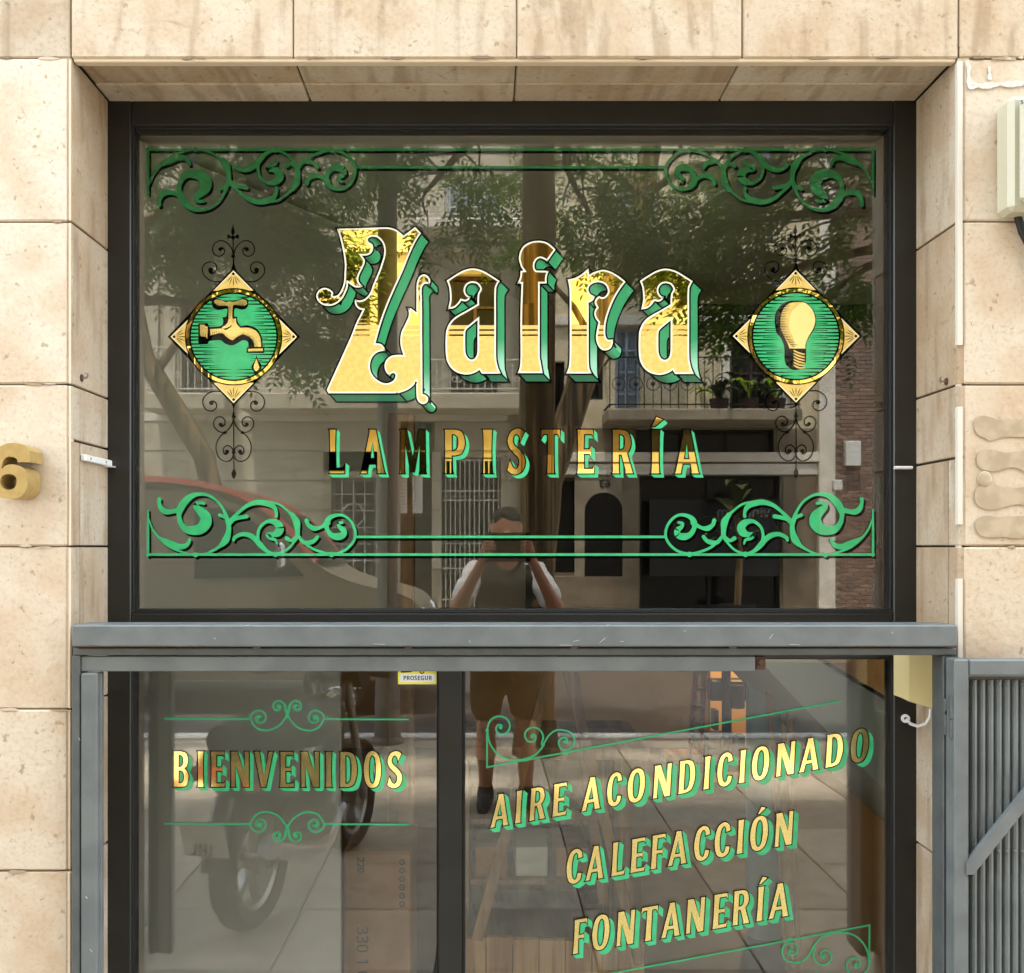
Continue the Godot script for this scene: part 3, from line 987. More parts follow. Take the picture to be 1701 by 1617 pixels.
const SCROLL := [
	[[245.6, 847, 2.6], [245.6, 885, 3.6], [245.6, 923.5, 3.6]],
	[[246.5, 862, 2], [253.8, 880.4, 3], [266.5, 896.2, 4], [282.3, 908.8, 4], [299.3, 916.3, 3.2], [314, 920.6, 3], [324.7, 921.7, 3.2], [340.5, 920.2, 3.2], [354.3, 914.3, 3.5], [365.9, 906.9, 6], [374.4, 897.4, 11.5], [379, 884.7, 8.5], [379.7, 873, 7], [376.5, 861.4, 7], [371.2, 847.6, 4], [361.7, 833.9, 3.5], [347.9, 824.3, 4], [335.2, 821.2, 5], [320.4, 823.3, 8], [307.7, 832.8, 11], [299.3, 845.5, 11], [297.1, 857.1, 7], [300.3, 869.8, 8], [308.8, 879.4, 11], [320.4, 881.5, 14], [333.1, 878.4, 17], [341, 868.8, 19], [340.6, 858.2, 17], [333.1, 849.7, 13], [326.2, 843.4, 9.5], [325.2, 838.1, 7], [331, 835.4, 5], [338.4, 836.4, 5]],
	[[299, 846.6, 9], [285.5, 850, 7], [274.9, 850.2, 9], [267.5, 844.9, 8], [264.3, 836, 5.5], [264.3, 829.6, 6.5]],
	[[262, 892, 3], [269.6, 897, 6], [284.4, 904, 10], [297, 908.4, 9], [307.7, 906.9, 7.5], [313, 901.6, 5.5], [314.3, 897.4, 5.5]],
	[[377, 861.4, 6], [370.2, 858.2, 5], [364.9, 856, 5.6]],
	[[380.5, 870, 7], [388.1, 863.2, 6], [398.7, 859.9, 6], [409.3, 858.2, 6.4]],
	[[384, 864, 6], [390, 857.6, 6], [397.8, 850, 5], [410.7, 840.1, 6], [426.2, 834.9, 8], [441.7, 836.2, 9], [453.4, 841.4, 8], [458.6, 850.5, 5], [458.6, 858.2, 5]],
	[[441, 832.8, 3], [462.4, 837.8, 3.4], [478, 849.2, 3.4], [485.7, 856.9, 6.5], [492.2, 867.3, 11], [493.8, 880.2, 8], [493.5, 890.6, 7], [487, 902.2, 3.6], [475.4, 913.8, 3.6], [458.6, 920.3, 4], [444.3, 916.4, 5.5], [432.7, 906.1, 8.5], [424.9, 897, 8.5], [414.6, 889.8, 8], [401.6, 887.7, 6.5], [390, 893.1, 5.5], [387.8, 897.5, 4.5]],
	[[430, 906, 5], [428.3, 888, 4.5], [432.7, 875, 4.5], [444.3, 866.5, 5.5], [457.3, 868, 10], [464.5, 876.3, 13], [461.6, 885, 12.5], [453.7, 888.2, 8], [445.6, 889.3, 8.5], [449.5, 894.4, 6], [457.3, 897.4, 4], [459.9, 903.5, 3]],
	[[491, 894, 6], [483.1, 898.3, 5], [475.8, 894.4, 6.4]],
	[[494, 888, 4], [503.8, 900.9, 6], [514.2, 901.4, 7.5], [522, 898.3, 6], [527.1, 892, 5.6]],
	[[495.4, 890.4, 3.5], [510.3, 906.1, 4], [527.1, 915.1, 4], [550.4, 920.3, 4], [571.1, 915.1, 4], [585.3, 902.2, 4], [590.3, 888, 4], [586.6, 872.4, 4], [576.3, 860, 4], [564.6, 855.6, 4.5], [550.4, 858.8, 6.5], [543, 867.3, 9], [542.7, 877.6, 7], [549.1, 888, 8], [559.5, 891.8, 11], [569.2, 889.3, 10], [570.6, 881.5, 9], [563.9, 875.6, 6], [562.3, 869.9, 5], [568.5, 868.4, 4]],
	[[545, 869, 7], [531, 876.8, 5], [520.7, 878, 8], [512, 872.4, 6], [509.3, 864.9, 6.4]],
]
const KNOTS := [[324.7, 922, 4.2], [457.5, 921.2, 4.6], [550.5, 921.2, 4.6], [485.5, 856, 4.2], [369.5, 905, 3.6]]

func corner_scrolls(f: Node3D):
	for corner in 4:
		var right := corner % 2 == 1
		var up := corner > 1
		var flip := func(v: Vector3) -> Vector3: return Vector3(1696.0 - v.x if right else v.x, 1170.2 - v.y if up else v.y, v.z)
		var green := mb()
		var black := mb()
		for i in SCROLL.size():
			var pts: Array = SCROLL[i].map(func(q): return Vector3(q[0], q[1], q[2] * 1.05 + 0.2))
			stroke(green, INK_Z - 0.0004 - i * 0.00003, pts, 6, Vector2.ZERO, flip)
			stroke(black, INK_Z - 0.0016 - i * 0.00003, pts, 6, Vector2(3.4, 4.0), flip)
		for k in KNOTS:
			var c: Vector3 = flip.call(Vector3(k[0], k[1], 0))
			dot(green, INK_Z - 0.0003, Vector2(c.x, c.y), k[2])
			dot(black, INK_Z - 0.0015, Vector2(c.x + 3.4, c.y + 4.0), k[2])
		var s := part("scroll_ornament", green, M.shaded_green if up else M.leaf_green, f)
		part("drop_shadow", black, M.black_paint, s)
	for up in [false, true]:
		var green := mb()
		var black := mb()
		for l in [[921.6, 244.0, 1452.0], [892.2, 591.0, 1105.0]]:
			var y: float = 1170.2 - l[0] if up else l[0]
			line(green, INK_Z - 0.0009, Vector2(l[1], y), Vector2(l[2], y), 4.2)
			line(black, INK_Z - 0.0021, Vector2(l[1] + 3.0, y + 4.2), Vector2(l[2] + 2.0, y + 4.2), 4.4)
		var s := part("border_line", green, M.shaded_green if up else M.leaf_green, f)
		part("drop_shadow", black, M.black_paint, s)

# ---- round medallions

const CURLS := [
	[[432, 330, 5], [431, 230, 6], [415, 185, 5], [385, 155, 4.5], [352, 147, 4.5], [318, 165, 4.5], [305, 200, 4.5], [318, 232, 4.5], [348, 243, 4.5], [374, 226, 4.5], [376, 202, 5], [360, 192, 9], [352, 200, 17]],
	[[432, 290, 6], [420, 330, 7], [392, 370, 6], [350, 396, 5], [300, 394, 5], [256, 362, 5], [243, 325, 5], [258, 290, 5], [295, 277, 5], [324, 292, 5], [328, 325, 5], [308, 345, 7], [292, 340, 12], [293, 326, 22]],
	[[434, 1165, 7], [420, 1120, 7], [385, 1082, 6], [340, 1067, 5], [290, 1073, 5], [252, 1105, 5], [246, 1145, 5], [265, 1178, 5], [300, 1188, 5], [327, 1168, 5], [326, 1140, 6], [308, 1128, 8], [297, 1138, 20]],
	[[435, 1200, 7], [430, 1250, 7], [410, 1290, 6], [380, 1317, 5], [345, 1313, 5], [316, 1285, 5], [312, 1252, 5], [330, 1228, 5], [358, 1224, 5], [380, 1243, 5], [378, 1270, 6], [362, 1280, 9], [353, 1270, 17]],
	[[380, 1319, 6], [350, 1345, 5], [328, 1390, 5], [330, 1440, 5], [352, 1480, 5], [392, 1496, 5], [424, 1478, 6], [433, 1440, 6], [420, 1410, 5], [396, 1398, 5], [374, 1413, 5], [372, 1440, 6], [386, 1450, 10], [394, 1436, 19]],
]

func medallion(f: Node3D, cx: float, cy: float, tap: bool):
	var s := 3.675
	var to := func(x: float, y: float) -> Vector2: return Vector2(cx + (x - 433.5) / s, cy + (y - 734.0) / s)
	var loop := func(t: String) -> PackedVector2Array: return outline(t, s, cx - 433.5 / s, cy - 734.0 / s, true, 5)
	var z := INK_Z - 0.0002
	var c := Vector2(cx, cy)
	# behind: black diamond with four gilded points, black ring, gold ring, black ring, green ground
	var black := mb()
	var diamond := PackedVector2Array([to.call(432, 311), to.call(839, 734), to.call(434, 1157), to.call(30, 734)])
	paint(black, z - 0.0030, fill([diamond]))
	paint(black, z - 0.0020, fill([circle(c, 81.0)]))
	paint(black, z - 0.0014, fill([circle(c, 73.8)]))
	var m := part("medallion", black, M.black_paint, f)
	var points := mb()
	var cream := mb()
	var rays := mb()
	for k in 4:
		var tip: Vector2 = [to.call(432, 328), to.call(822, 734), to.call(434, 1140), to.call(48, 734)][k]
		var d := (c - tip).normalized()
		var n := Vector2(d.y, -d.x)
		var tri := PackedVector2Array([tip, tip + d * 34 + n * 33.4, tip + d * 34 - n * 33.4])
		paint(points, z - 0.0027, fill([tri]))
		for e in [n, -n]:
			line(cream, z - 0.0025, tip + d * 1.8, tip + d * 32 + e * 30.4, 1.1)
		dot(rays, z - 0.0024, tip + d * 6.0, 2.3)
		for a in [-0.66, -0.36, 0.0, 0.36, 0.66]:
			var w := d.rotated(a)
			line(rays, z - 0.0023, tip + d * 6.0 + w * 5.0, tip + d * 6.0 + w * (15.0 - absf(a) * 5.0), 0.5, 1.5)
			line(rays, z - 0.00235, tip + d * 6.0 + w * (15.0 - absf(a) * 5.0), tip + d * 6.0 + w * (20.0 - absf(a) * 4.0), 1.5, 0.4)
	part("gilded_point", points, M.matte_gold, m)
	part("cream_edge", cream, M.cream_paint, m)
	part("black_rays", rays, M.black_paint, m)
	var ring := mb()
	paint(ring, z - 0.0017, fill([circle(c, 79.0)]))
	part("gold_ring", ring, M.gold, m)
	var green := mb()
	paint(green, z - 0.0012, fill([circle(c, 71.0)]))
	part("green_ground", green, M.leaf_green, m)
	var hatch := mb()
	for k in range(-11, 12):
		var y := cy + k * 6.0 + rng.randf_range(-0.5, 0.5)
		var half := sqrt(maxf(0.0, 70.5 * 70.5 - pow(y - cy, 2)))
		for e in [-1.0, 1.0]:
			var reach := clampf(half - 30.0 + rng.randf_range(-7, 7), 14.0, 44.0)
			if absf(k) > 8:
				reach = half * 0.9
			line(hatch, z - 0.0010, Vector2(cx + e * half, y), Vector2(cx + e * (half - reach * 0.45), y), 2.6, 1.7)
			line(hatch, z - 0.00102, Vector2(cx + e * (half - reach * 0.45), y), Vector2(cx + e * (half - reach), y), 1.7, 0.3)
			if k % 2 == 0 and half > 40:
				line(hatch, z - 0.00104, Vector2(cx + e * (half - reach * 1.05), y + 3.0), Vector2(cx + e * (half - reach * 0.4), y + 3.0), 0.3, 1.2)
	part("hatching", hatch, M.black_paint, m)
	var body := mb()
	var gold := mb()
	var bright := mb()
	var cuts := mb()
	if tap:
		for t in ["300,535 305,505 330,497 365,510 405,512 450,510 490,497 518,505 524,535 510,562 480,568 442,562 436,610! 455,612! 462,650 480,668! 530,665 580,690 607,740 612,800! 622,800! 622,832! 512,832! 515,800! 525,798! 520,765 490,755 455,775 420,787 380,775 350,755 285,760! 275,777! 218,777! 218,653! 275,650! 285,675! 355,668 370,640 365,615! 388,612! 395,565 350,570 315,562", "573,843! 580,870 602,905 600,935 573,957 548,937 545,910 565,875"]:
			paint(body, z - 0.0008, fill([loop.call(t)]))
		for t in ["315,525 322,508 350,508 385,522 405,518 440,520 480,505 510,512 515,535 495,545 450,540 430,545 426,610 432,640 418,665 385,682 360,680 395,650 402,610 400,560 395,545 345,545", "290,687! 360,684 385,692 420,670 430,625! 448,622! 452,655 475,680! 530,680 575,702 597,745 602,795! 560,795! 555,765 530,735 490,720 455,735 425,755 390,735 360,712 290,727!", "228,660! 258,660! 258,668! 275,672! 275,745! 262,735! 228,730!", "522,808! 612,806! 612,822! 522,824!"]:
			paint(bright, z - 0.0006, fill([loop.call(t)]))
		paint(bright, z - 0.0006, fill([loop.call("573,868! 585,903 590,925 573,944 558,930 558,908")]))
		var rim := [Vector3(282, 716, 0), Vector3(345, 706, 0), Vector3(380, 722, 0), Vector3(425, 747, 0), Vector3(460, 730, 0), Vector3(492, 713, 0), Vector3(535, 728, 0), Vector3(560, 755, 0), Vector3(572, 795, 0)]
		for k in 44:
			var u := k / 43.0 * (rim.size() - 1)
			var i := mini(int(u), rim.size() - 2)
			var p: Vector3 = rim[i].lerp(rim[i + 1], u - i)
			var d: Vector3 = (rim[i + 1] - rim[i]).normalized()
			var a: Vector2 = to.call(p.x - d.y * 12, p.y + d.x * 12)
			line(cuts, z - 0.0004, a, to.call(p.x + d.y * 11, p.y - d.x * 11), 1.2, 0.25)
			if k % 2 == 0 and k < 40:
				var hx := 325.0 + k * 4.5
				if hx < 385 or hx > 440:
					line(cuts, z - 0.0004, to.call(hx, 549), to.call(hx, 531), 1.2, 0.25)
		for k in 14:
			line(cuts, z - 0.0004, to.call(398 - k * 0.6 + maxf(0, k - 8) * -5.0, 556 + k * 8.5), to.call(414 - maxf(0, k - 8) * 5.0, 553 + k * 8.5), 1.1, 0.25)
		for k in 9:
			line(cuts, z - 0.0004, to.call(527 + k * 10, 824), to.call(527 + k * 10, 812), 1.0, 0.3)
		for k in 5:
			line(cuts, z - 0.0004, to.call(232 + k * 10, 738), to.call(232 + k * 10, 712), 1.2, 0.25)
	else:
		var dx := -16.5
		var dy := 39.5
		var shifted := func(t: String) -> PackedVector2Array: return outline(t, s, cx - (433.5 - dx) / s, cy - (734.0 - dy) / s, true, 5)
		paint(body, z - 0.0008, fill([shifted.call("320,600 330,545 370,495 430,478 500,485 550,525 574,590 562,650 532,700 514,740 512,850! 485,890 455,900 425,898 390,872! 380,840 378,760 360,710 330,670")]))
		paint(gold, z - 0.0006, fill([shifted.call("355,600 365,545 400,500 450,487 505,492 548,530 568,590 557,645 525,700 508,745 508,770! 410,770! 400,740 375,690 357,650")]))
		paint(bright, z - 0.0005, fill([shifted.call("408,620 416,560 450,518 485,492 510,494 548,530 568,590 557,645 525,700 508,745 508,770! 442,770! 432,700 412,660")]))
		for k in 6:
			var y := 786.0 + k * 18.0
			var w := 1.0 - maxf(0, k - 3) * 0.2
			paint(gold, z - 0.0006, fill([shifted.call("%f,%f! 468,%f 504,%f! 504,%f! 466,%f %f,%f!" % [436.0, y - 8, y + 6, y + 16 * w, y + 24 * w, y + 16, 436.0, y])]))
		for k in 26:
			var y := 505.0 + k * 10.0
			var xl := 358.0 + pow(absf(y - 600.0) / 100.0, 2.0) * 26.0 + maxf(0.0, y - 660.0) * 0.12
			var q := to.call(xl + dx, y + dy) as Vector2
			line(cuts, z - 0.0004, q - Vector2(1.5, 0), q + Vector2(9.0 + rng.randf_range(-1.5, 1.5), 0), 1.7, 0.25)
	part("black_drawing", body, M.black_paint, m)
	if not tap:
		part("gold_drawing", gold, M.matte_gold, m)
	part("bright_gold", bright, M.leaf_gold if tap else M.cream_gold, m)
	part("engraving", cuts, M.black_paint, m)
	# the wrought iron that the medallion hangs in
	var iron := mb()
	var n := 0
	for cu in CURLS:
		for e in [1.0, -1.0]:
			n += 1
			stroke(iron, z - 0.0034 - n * 0.00004, cu.map(func(q):
				var p: Vector2 = to.call(433.5 + (q[0] - 433.5) * e, q[1])
				return Vector3(p.x, p.y, q[2] / s * 1.35)), 5)
	line(iron, z - 0.0050, to.call(431, 120), to.call(432, 330), 1.7)
	line(iron, z - 0.0050, to.call(434, 1140), to.call(435, 1545), 1.7)
	for t in ["429,45! 437,75 441,95 433,112! 425,112! 418,95 424,72", "395,118 402,108 418,122 430,112 442,122 456,108 465,118 462,138 450,130 436,138 430,150 424,138 410,130 398,138", "435,1535! 441,1548 449,1568 444,1588 434,1606! 424,1588 420,1568 429,1548"]:
		paint(iron, z - 0.0051, fill([loop.call(t)]))
	for q in [[431, 242, 12], [434, 1222, 12], [434, 1440, 12], [382, 1319, 10], [487, 1319, 10]]:
		dot(iron, z - 0.0052, to.call(q[0], q[1]), q[2] / s)
	part("iron_curls", iron, M.black_paint, m)

# ---- thin green line work of the two lower panes

func curl(c: Vector2, r0: float, a0: float, turns: float, w: float) -> Array:
	var pts := []
	var n := int(absf(turns) * 12.0)
	for k in n + 1:
		var u := float(k) / n
		var r := r0 * pow(1.0 - u * 0.88, 1.15)
		var a := a0 + TAU * turns * u
		pts.append(Vector3(c.x + cos(a) * r, c.y + sin(a) * r, w))
	pts.append(Vector3(c.x, c.y, w * 2.2))
	return pts

func lower_ornaments(f: Node3D):
	for up in [true, false]:
		var st := mb()
		var y := 1194.5 if up else 1369.0
		var v := 1.0 if up else -1.0
		line(st, INK_Z - 0.0004, Vector2(274, y), Vector2(416, y + 0.6), 2.8)
		line(st, INK_Z - 0.0004, Vector2(539, y + 0.6), Vector2(678, y + 1.2), 2.8)
		for e in [-1.0, 1.0]:
			var big := curl(Vector2(477 + e * 46, y - v * 1.0), 15.0, PI if e < 0 else 0.0, -1.55 * e * v, 2.8)
			var lead := [Vector3(477 - e * 4, y - v * 24, 2.8), Vector3(477 + e * 1, y - v * 6, 2.8), Vector3(477 + e * 14, y + v * 12, 2.8), Vector3(477 + e * 34, y + v * 19.5, 2.8), Vector3(477 + e * 52, y + v * 14.5, 2.8)]
			stroke(st, INK_Z - 0.0006 - (e + 1.0) * 0.0001, lead + big, 4)
			var small := curl(Vector2(477 + e * 15.5, y - v * 20), 11.5, 0.0 if e < 0 else PI, -1.5 * -e * v, 2.8)
			stroke(st, INK_Z - 0.0011 - (e + 1.0) * 0.0001, [Vector3(477 - e * 1, y - v * 2, 2.8), Vector3(477 + e * 3.2, y - v * 13, 2.8)] + small, 4)
		part("line_ornament", st, M.thin_green, f)
	for low in [false, true]:
		var st := mb()
		var flip := func(p: Vector3) -> Vector3: return Vector3(2253.5 - p.x, 2812.6 - p.y, p.z) if low else p
		var o := Vector2(809, 1275)
		var far := Vector2(1397, 1165)
		if low:
			far = Vector2(850, 1166.5)
		var lines := [[Vector3(809, 1214, 2.9), Vector3(809, 1250, 2.9), Vector3(809, 1275.5, 2.9)], [Vector3(809, 1275, 2.9), Vector3(1100, 1220.4, 2.9), Vector3(1397, 1164.8, 2.9)]]
		var swirl := [Vector3(809, 1212, 2.9), Vector3(814, 1236, 2.9), Vector3(829, 1255, 2.9), Vector3(849, 1262.5, 2.9), Vector3(874, 1262, 2.9), Vector3(893, 1252, 2.9)]
		lines.append([Vector3(838, 1258, 2.9)] + [])
		lines.pop_back()
		lines.append(swirl.slice(0, 5))
		lines.append([Vector3(809, 1214, 2.9)] + curl(Vector2(832, 1209), 22.5, PI * 0.98, 1.45, 2.9))
		lines.append([Vector3(868, 1262.5, 2.9), Vector3(888, 1255, 2.9), Vector3(901, 1241, 2.9)] + curl(Vector2(884, 1224), 19.5, 0.6, -1.5, 2.9))
		lines.append([Vector3(901, 1240, 2.9), Vector3(912, 1222, 2.9), Vector3(926, 1213, 2.9)] + curl(Vector2(938, 1233), 18.5, -1.2, 1.45, 2.9))
		for i in lines.size():
			stroke(st, INK_Z - 0.0004 - i * 0.0001, lines[i], 5, Vector2.ZERO, flip)
		for k in [[809, 1214], [874, 1262.5], [902, 1238], [941, 1252]]:
			var p: Vector3 = flip.call(Vector3(k[0], k[1], 0))
			dot(st, INK_Z - 0.0003, Vector2(p.x, p.y), 3.0)
		part("line_ornament", st, M.thin_green, f)

# ---------------------------------------------------------------- the grey security gate

func slab(f: Node, called: String, px0: float, py0: float, px1: float, py1: float, z1: float, deep: float, m, b := 0.002) -> MeshInstance3D:
	var a := at(px0, py0, z1)
	var c := at(px1, py1, z1)
	var st := mb()
	span(st, Vector3(a.x, c.y, z1 - deep), Vector3(c.x, a.y, z1), b)
	return part(called, st, m, f)

func scratches(f: Node, z: float, list: Array):
	for q in list:
		var st := mb()
		beam(st, at(q[0], q[1], z), at(q[2], q[3], z), q[4] / 675.0, 0.0008)
		part("scratch", st, M.scratch, f)

func build_gate():
	var f := thing("gate_frame", "grey painted steel head beam and posts of the security gate below the gilded window", "gate frame")
	slab(f, "head_beam", 119, 1039, 1591, 1075, 0.05, 0.10, M.grey_paint, 0.003)
	slab(f, "guide_rail", 121, 1077, 1589, 1089, 0.036, 0.07, M.grey_dark, 0.002)
	slab(f, "shaded_slit", 124, 1075, 1586, 1077.2, 0.030, 0.06, M.dark, 0.0)  # black strip laid in for the shaded slit under the beam
	slab(f, "post", 119, 1089.4, 132.5, 1740, 0.034, 0.05, M.grey_dark)
	slab(f, "post", 1567, 1089.4, 1584, 1740, 0.030, 0.06, M.grey_dark)
	for x in [426, 678, 954, 1218]:
		slab(f, "rail_tab", x - 6, 1074.5, x + 6, 1078.5, 0.040, 0.02, M.grey_dark, 0.001)
	scratches(f, 0.0505, [[952, 1066, 962, 1064, 0.8], [996, 1068, 1006, 1060, 1.2], [1008, 1040, 1012, 1038, 1.4], [1278, 1062, 1284, 1054, 1.0], [780, 1064, 781, 1069, 1.4], [1030, 1066, 1037, 1066, 0.8], [408, 1040, 413, 1039, 1.0], [1136, 1049, 1140, 1048, 0.7], [1312, 1071, 1330, 1072, 0.5], [620, 1070, 640, 1071, 0.4], [930, 1072, 950, 1072.5, 0.5], [1480, 1050, 1484, 1053, 0.8], [355, 1060, 358, 1062, 0.7]])
	for q in [[122, 1076, 172, 1.2], [300, 1076, 40, 0.8], [668, 1076, 20, 0.8], [948, 1076, 16, 0.8], [1420, 1076, 60, 0.8], [1572, 1077, 18, 1.4]]:
		var p := PackedVector2Array()
		var n := 14
		for k in n:
			p.append(Vector2(at(q[0] + q[2] * k / (n - 1.0), 0, 0.0505).x, at(0, q[1] + rng.randf_range(-0.3, 0.4) * q[3] - 1.2, 0.0505).y))
		for k in n:
			p.append(Vector2(at(q[0] + q[2] * (n - 1.0 - k) / (n - 1.0), 0, 0.0505).x, at(0, q[1] - 1.2 - rng.randf_range(0.4, 1.8) * q[3], 0.0505).y))
		var st := mb()
		plate(st, [p], 0.0502, 0.0506)
		part("rust_edge", st, M.rust, f)
	var l := thing("sliding_gate_leaf", "left leaf of the grey gate, slid open, with a top bar across the lower panes", "gate leaf")
	slab(l, "top_bar", 134, 1091, 1255, 1116, 0.030, 0.022, M.grey_paint, 0.002)
	slab(l, "stile", 134, 1119, 161, 1740, 0.038, 0.022, M.grey_paint, 0.003)
	slab(l, "added_back_plate", 135, 1122, 160, 1740, 0.0155, 0.002, M.white_trim, 0.0)  # pale plate added to lighten the stile where the pane mirrors it
	slab(l, "stile_return", 161.5, 1117.5, 168, 1740, 0.018, 0.018, M.grey_paint, 0.002)
	slab(l, "end_block", 1255.5, 1091, 1272, 1113, 0.024, 0.02, M.rust, 0.002)
	var bolt := mb()
	lathe(bolt, at(1264, 1100, 0.024), Vector3.BACK, [Vector2(0, 0.006), Vector2(0.007, 0.006), Vector2(0.008, 0.0), Vector2(0, 0)], 10)
	part("bolt", bolt, M.rust, l)
	scratches(l, 0.0385, [[142, 1490, 145, 1493, 2.0], [149, 1578, 153, 1582, 1.2], [130, 1226, 133, 1231, 0.8]])
	# the right leaf, folded back flat against the wall
	var r := thing("folded_gate_leaf", "grey ribbed steel gate leaf folded back against the right wall", "gate leaf")
	slab(r, "stile", 1586, 1096, 1610, 1760, 0.085, 0.045, M.grey_paint, 0.003)
	slab(r, "top_bar", 1610.3, 1096.5, 2180, 1123, 0.083, 0.040, M.grey_paint, 0.003)
	slab(r, "back_sheet", 1610.5, 1124, 2180, 1760, 0.052, 0.003, M.grey_dark, 0.0)
	for k in 24:
		var x := 1612.5 + k * 13.7
		var st := mb()
		var w := 5.3
		var p := PackedVector2Array()
		var a := at(x, 1130, 0.056)
		var c := at(x + 2.0 * w, 1760, 0.056)
		var d := (c.x - a.x)
		for q in [[0.0, 0.0], [0.16, 0.007], [0.5, 0.009], [0.84, 0.007], [1.0, 0.0]]:
			p.append(Vector2(a.x + d * q[0], 0.0535 + q[1]))
		for i in 4:
			free_face(st, [Vector3(p[i].x, a.y, p[i].y), Vector3(p[i + 1].x, a.y, p[i + 1].y), Vector3(p[i + 1].x, c.y, p[i + 1].y), Vector3(p[i].x, c.y, p[i].y)], Vector3((a.x + c.x) / 2, (a.y + c.y) / 2, 0.04))
		free_face(st, [Vector3(p[0].x, a.y, p[0].y), Vector3(p[1].x, a.y, p[1].y), Vector3(p[2].x, a.y, p[2].y), Vector3(p[3].x, a.y, p[3].y), Vector3(p[4].x, a.y, p[4].y)], Vector3(a.x, c.y, 0.05))
		part("rib", st, M.grey_paint, r)
		for y in [1137.0, 1415.0]:
			var v := mb()
			lathe(v, at(x + w, y, 0.062), Vector3.BACK, [Vector2(0, 0.004), Vector2(0.0028, 0.0032), Vector2(0.0045, 0.0), Vector2(0.0048, -0.003)], 8)
			part("rivet", v, M.grey_paint, r)
	var s := mb()
	beam(s, at(1604, 1441, 0.074), at(1900, 1062, 0.074), 0.010, 0.030, 0.002, Vector3.BACK)
	var strap := mb()
	var a := at(1609, 1440, 0.0)
	var b := at(1735, 1294, 0.0)
	plate(strap, [PackedVector2Array([Vector2(at(1603, 1452, 0.08).x, at(0, 1452, 0.08).y), Vector2(at(1603, 1432, 0.08).x, at(0, 1432, 0.08).y), Vector2(at(1850, 1118, 0.08).x, at(0, 1124, 0.08).y), Vector2(at(1876, 1118, 0.08).x, at(0, 1124, 0.08).y), Vector2(at(1612, 1455, 0.08).x, at(0, 1455, 0.08).y)])], 0.076, 0.0885)
	part("diagonal_strap", strap, M.grey_paint, r)
	var h := mb()
	for q in [[1157, 1192], [1196, 1226]]:
		var p0 := at(1583, q[0], 0.07)
		var p1 := at(1583, q[1], 0.07)
		tube(h, [p0, p1], [0.009], 10)
	part("hinge", h, M.grey_dark, r)
	slab(r, "hinge_plate", 1570, 1162, 1581, 1222, 0.045, 0.012, M.grey_dark, 0.002)
	var hole := mb()
	lathe(hole, at(1573.5, 1184, 0.0452), Vector3.BACK, [Vector2(0, 0.0006), Vector2(0.0055, 0.0006), Vector2(0.0058, 0.0)], 12)
	part("bolt_hole", hole, M.dark, r)

# ---------------------------------------------------------------- things fixed to the wall

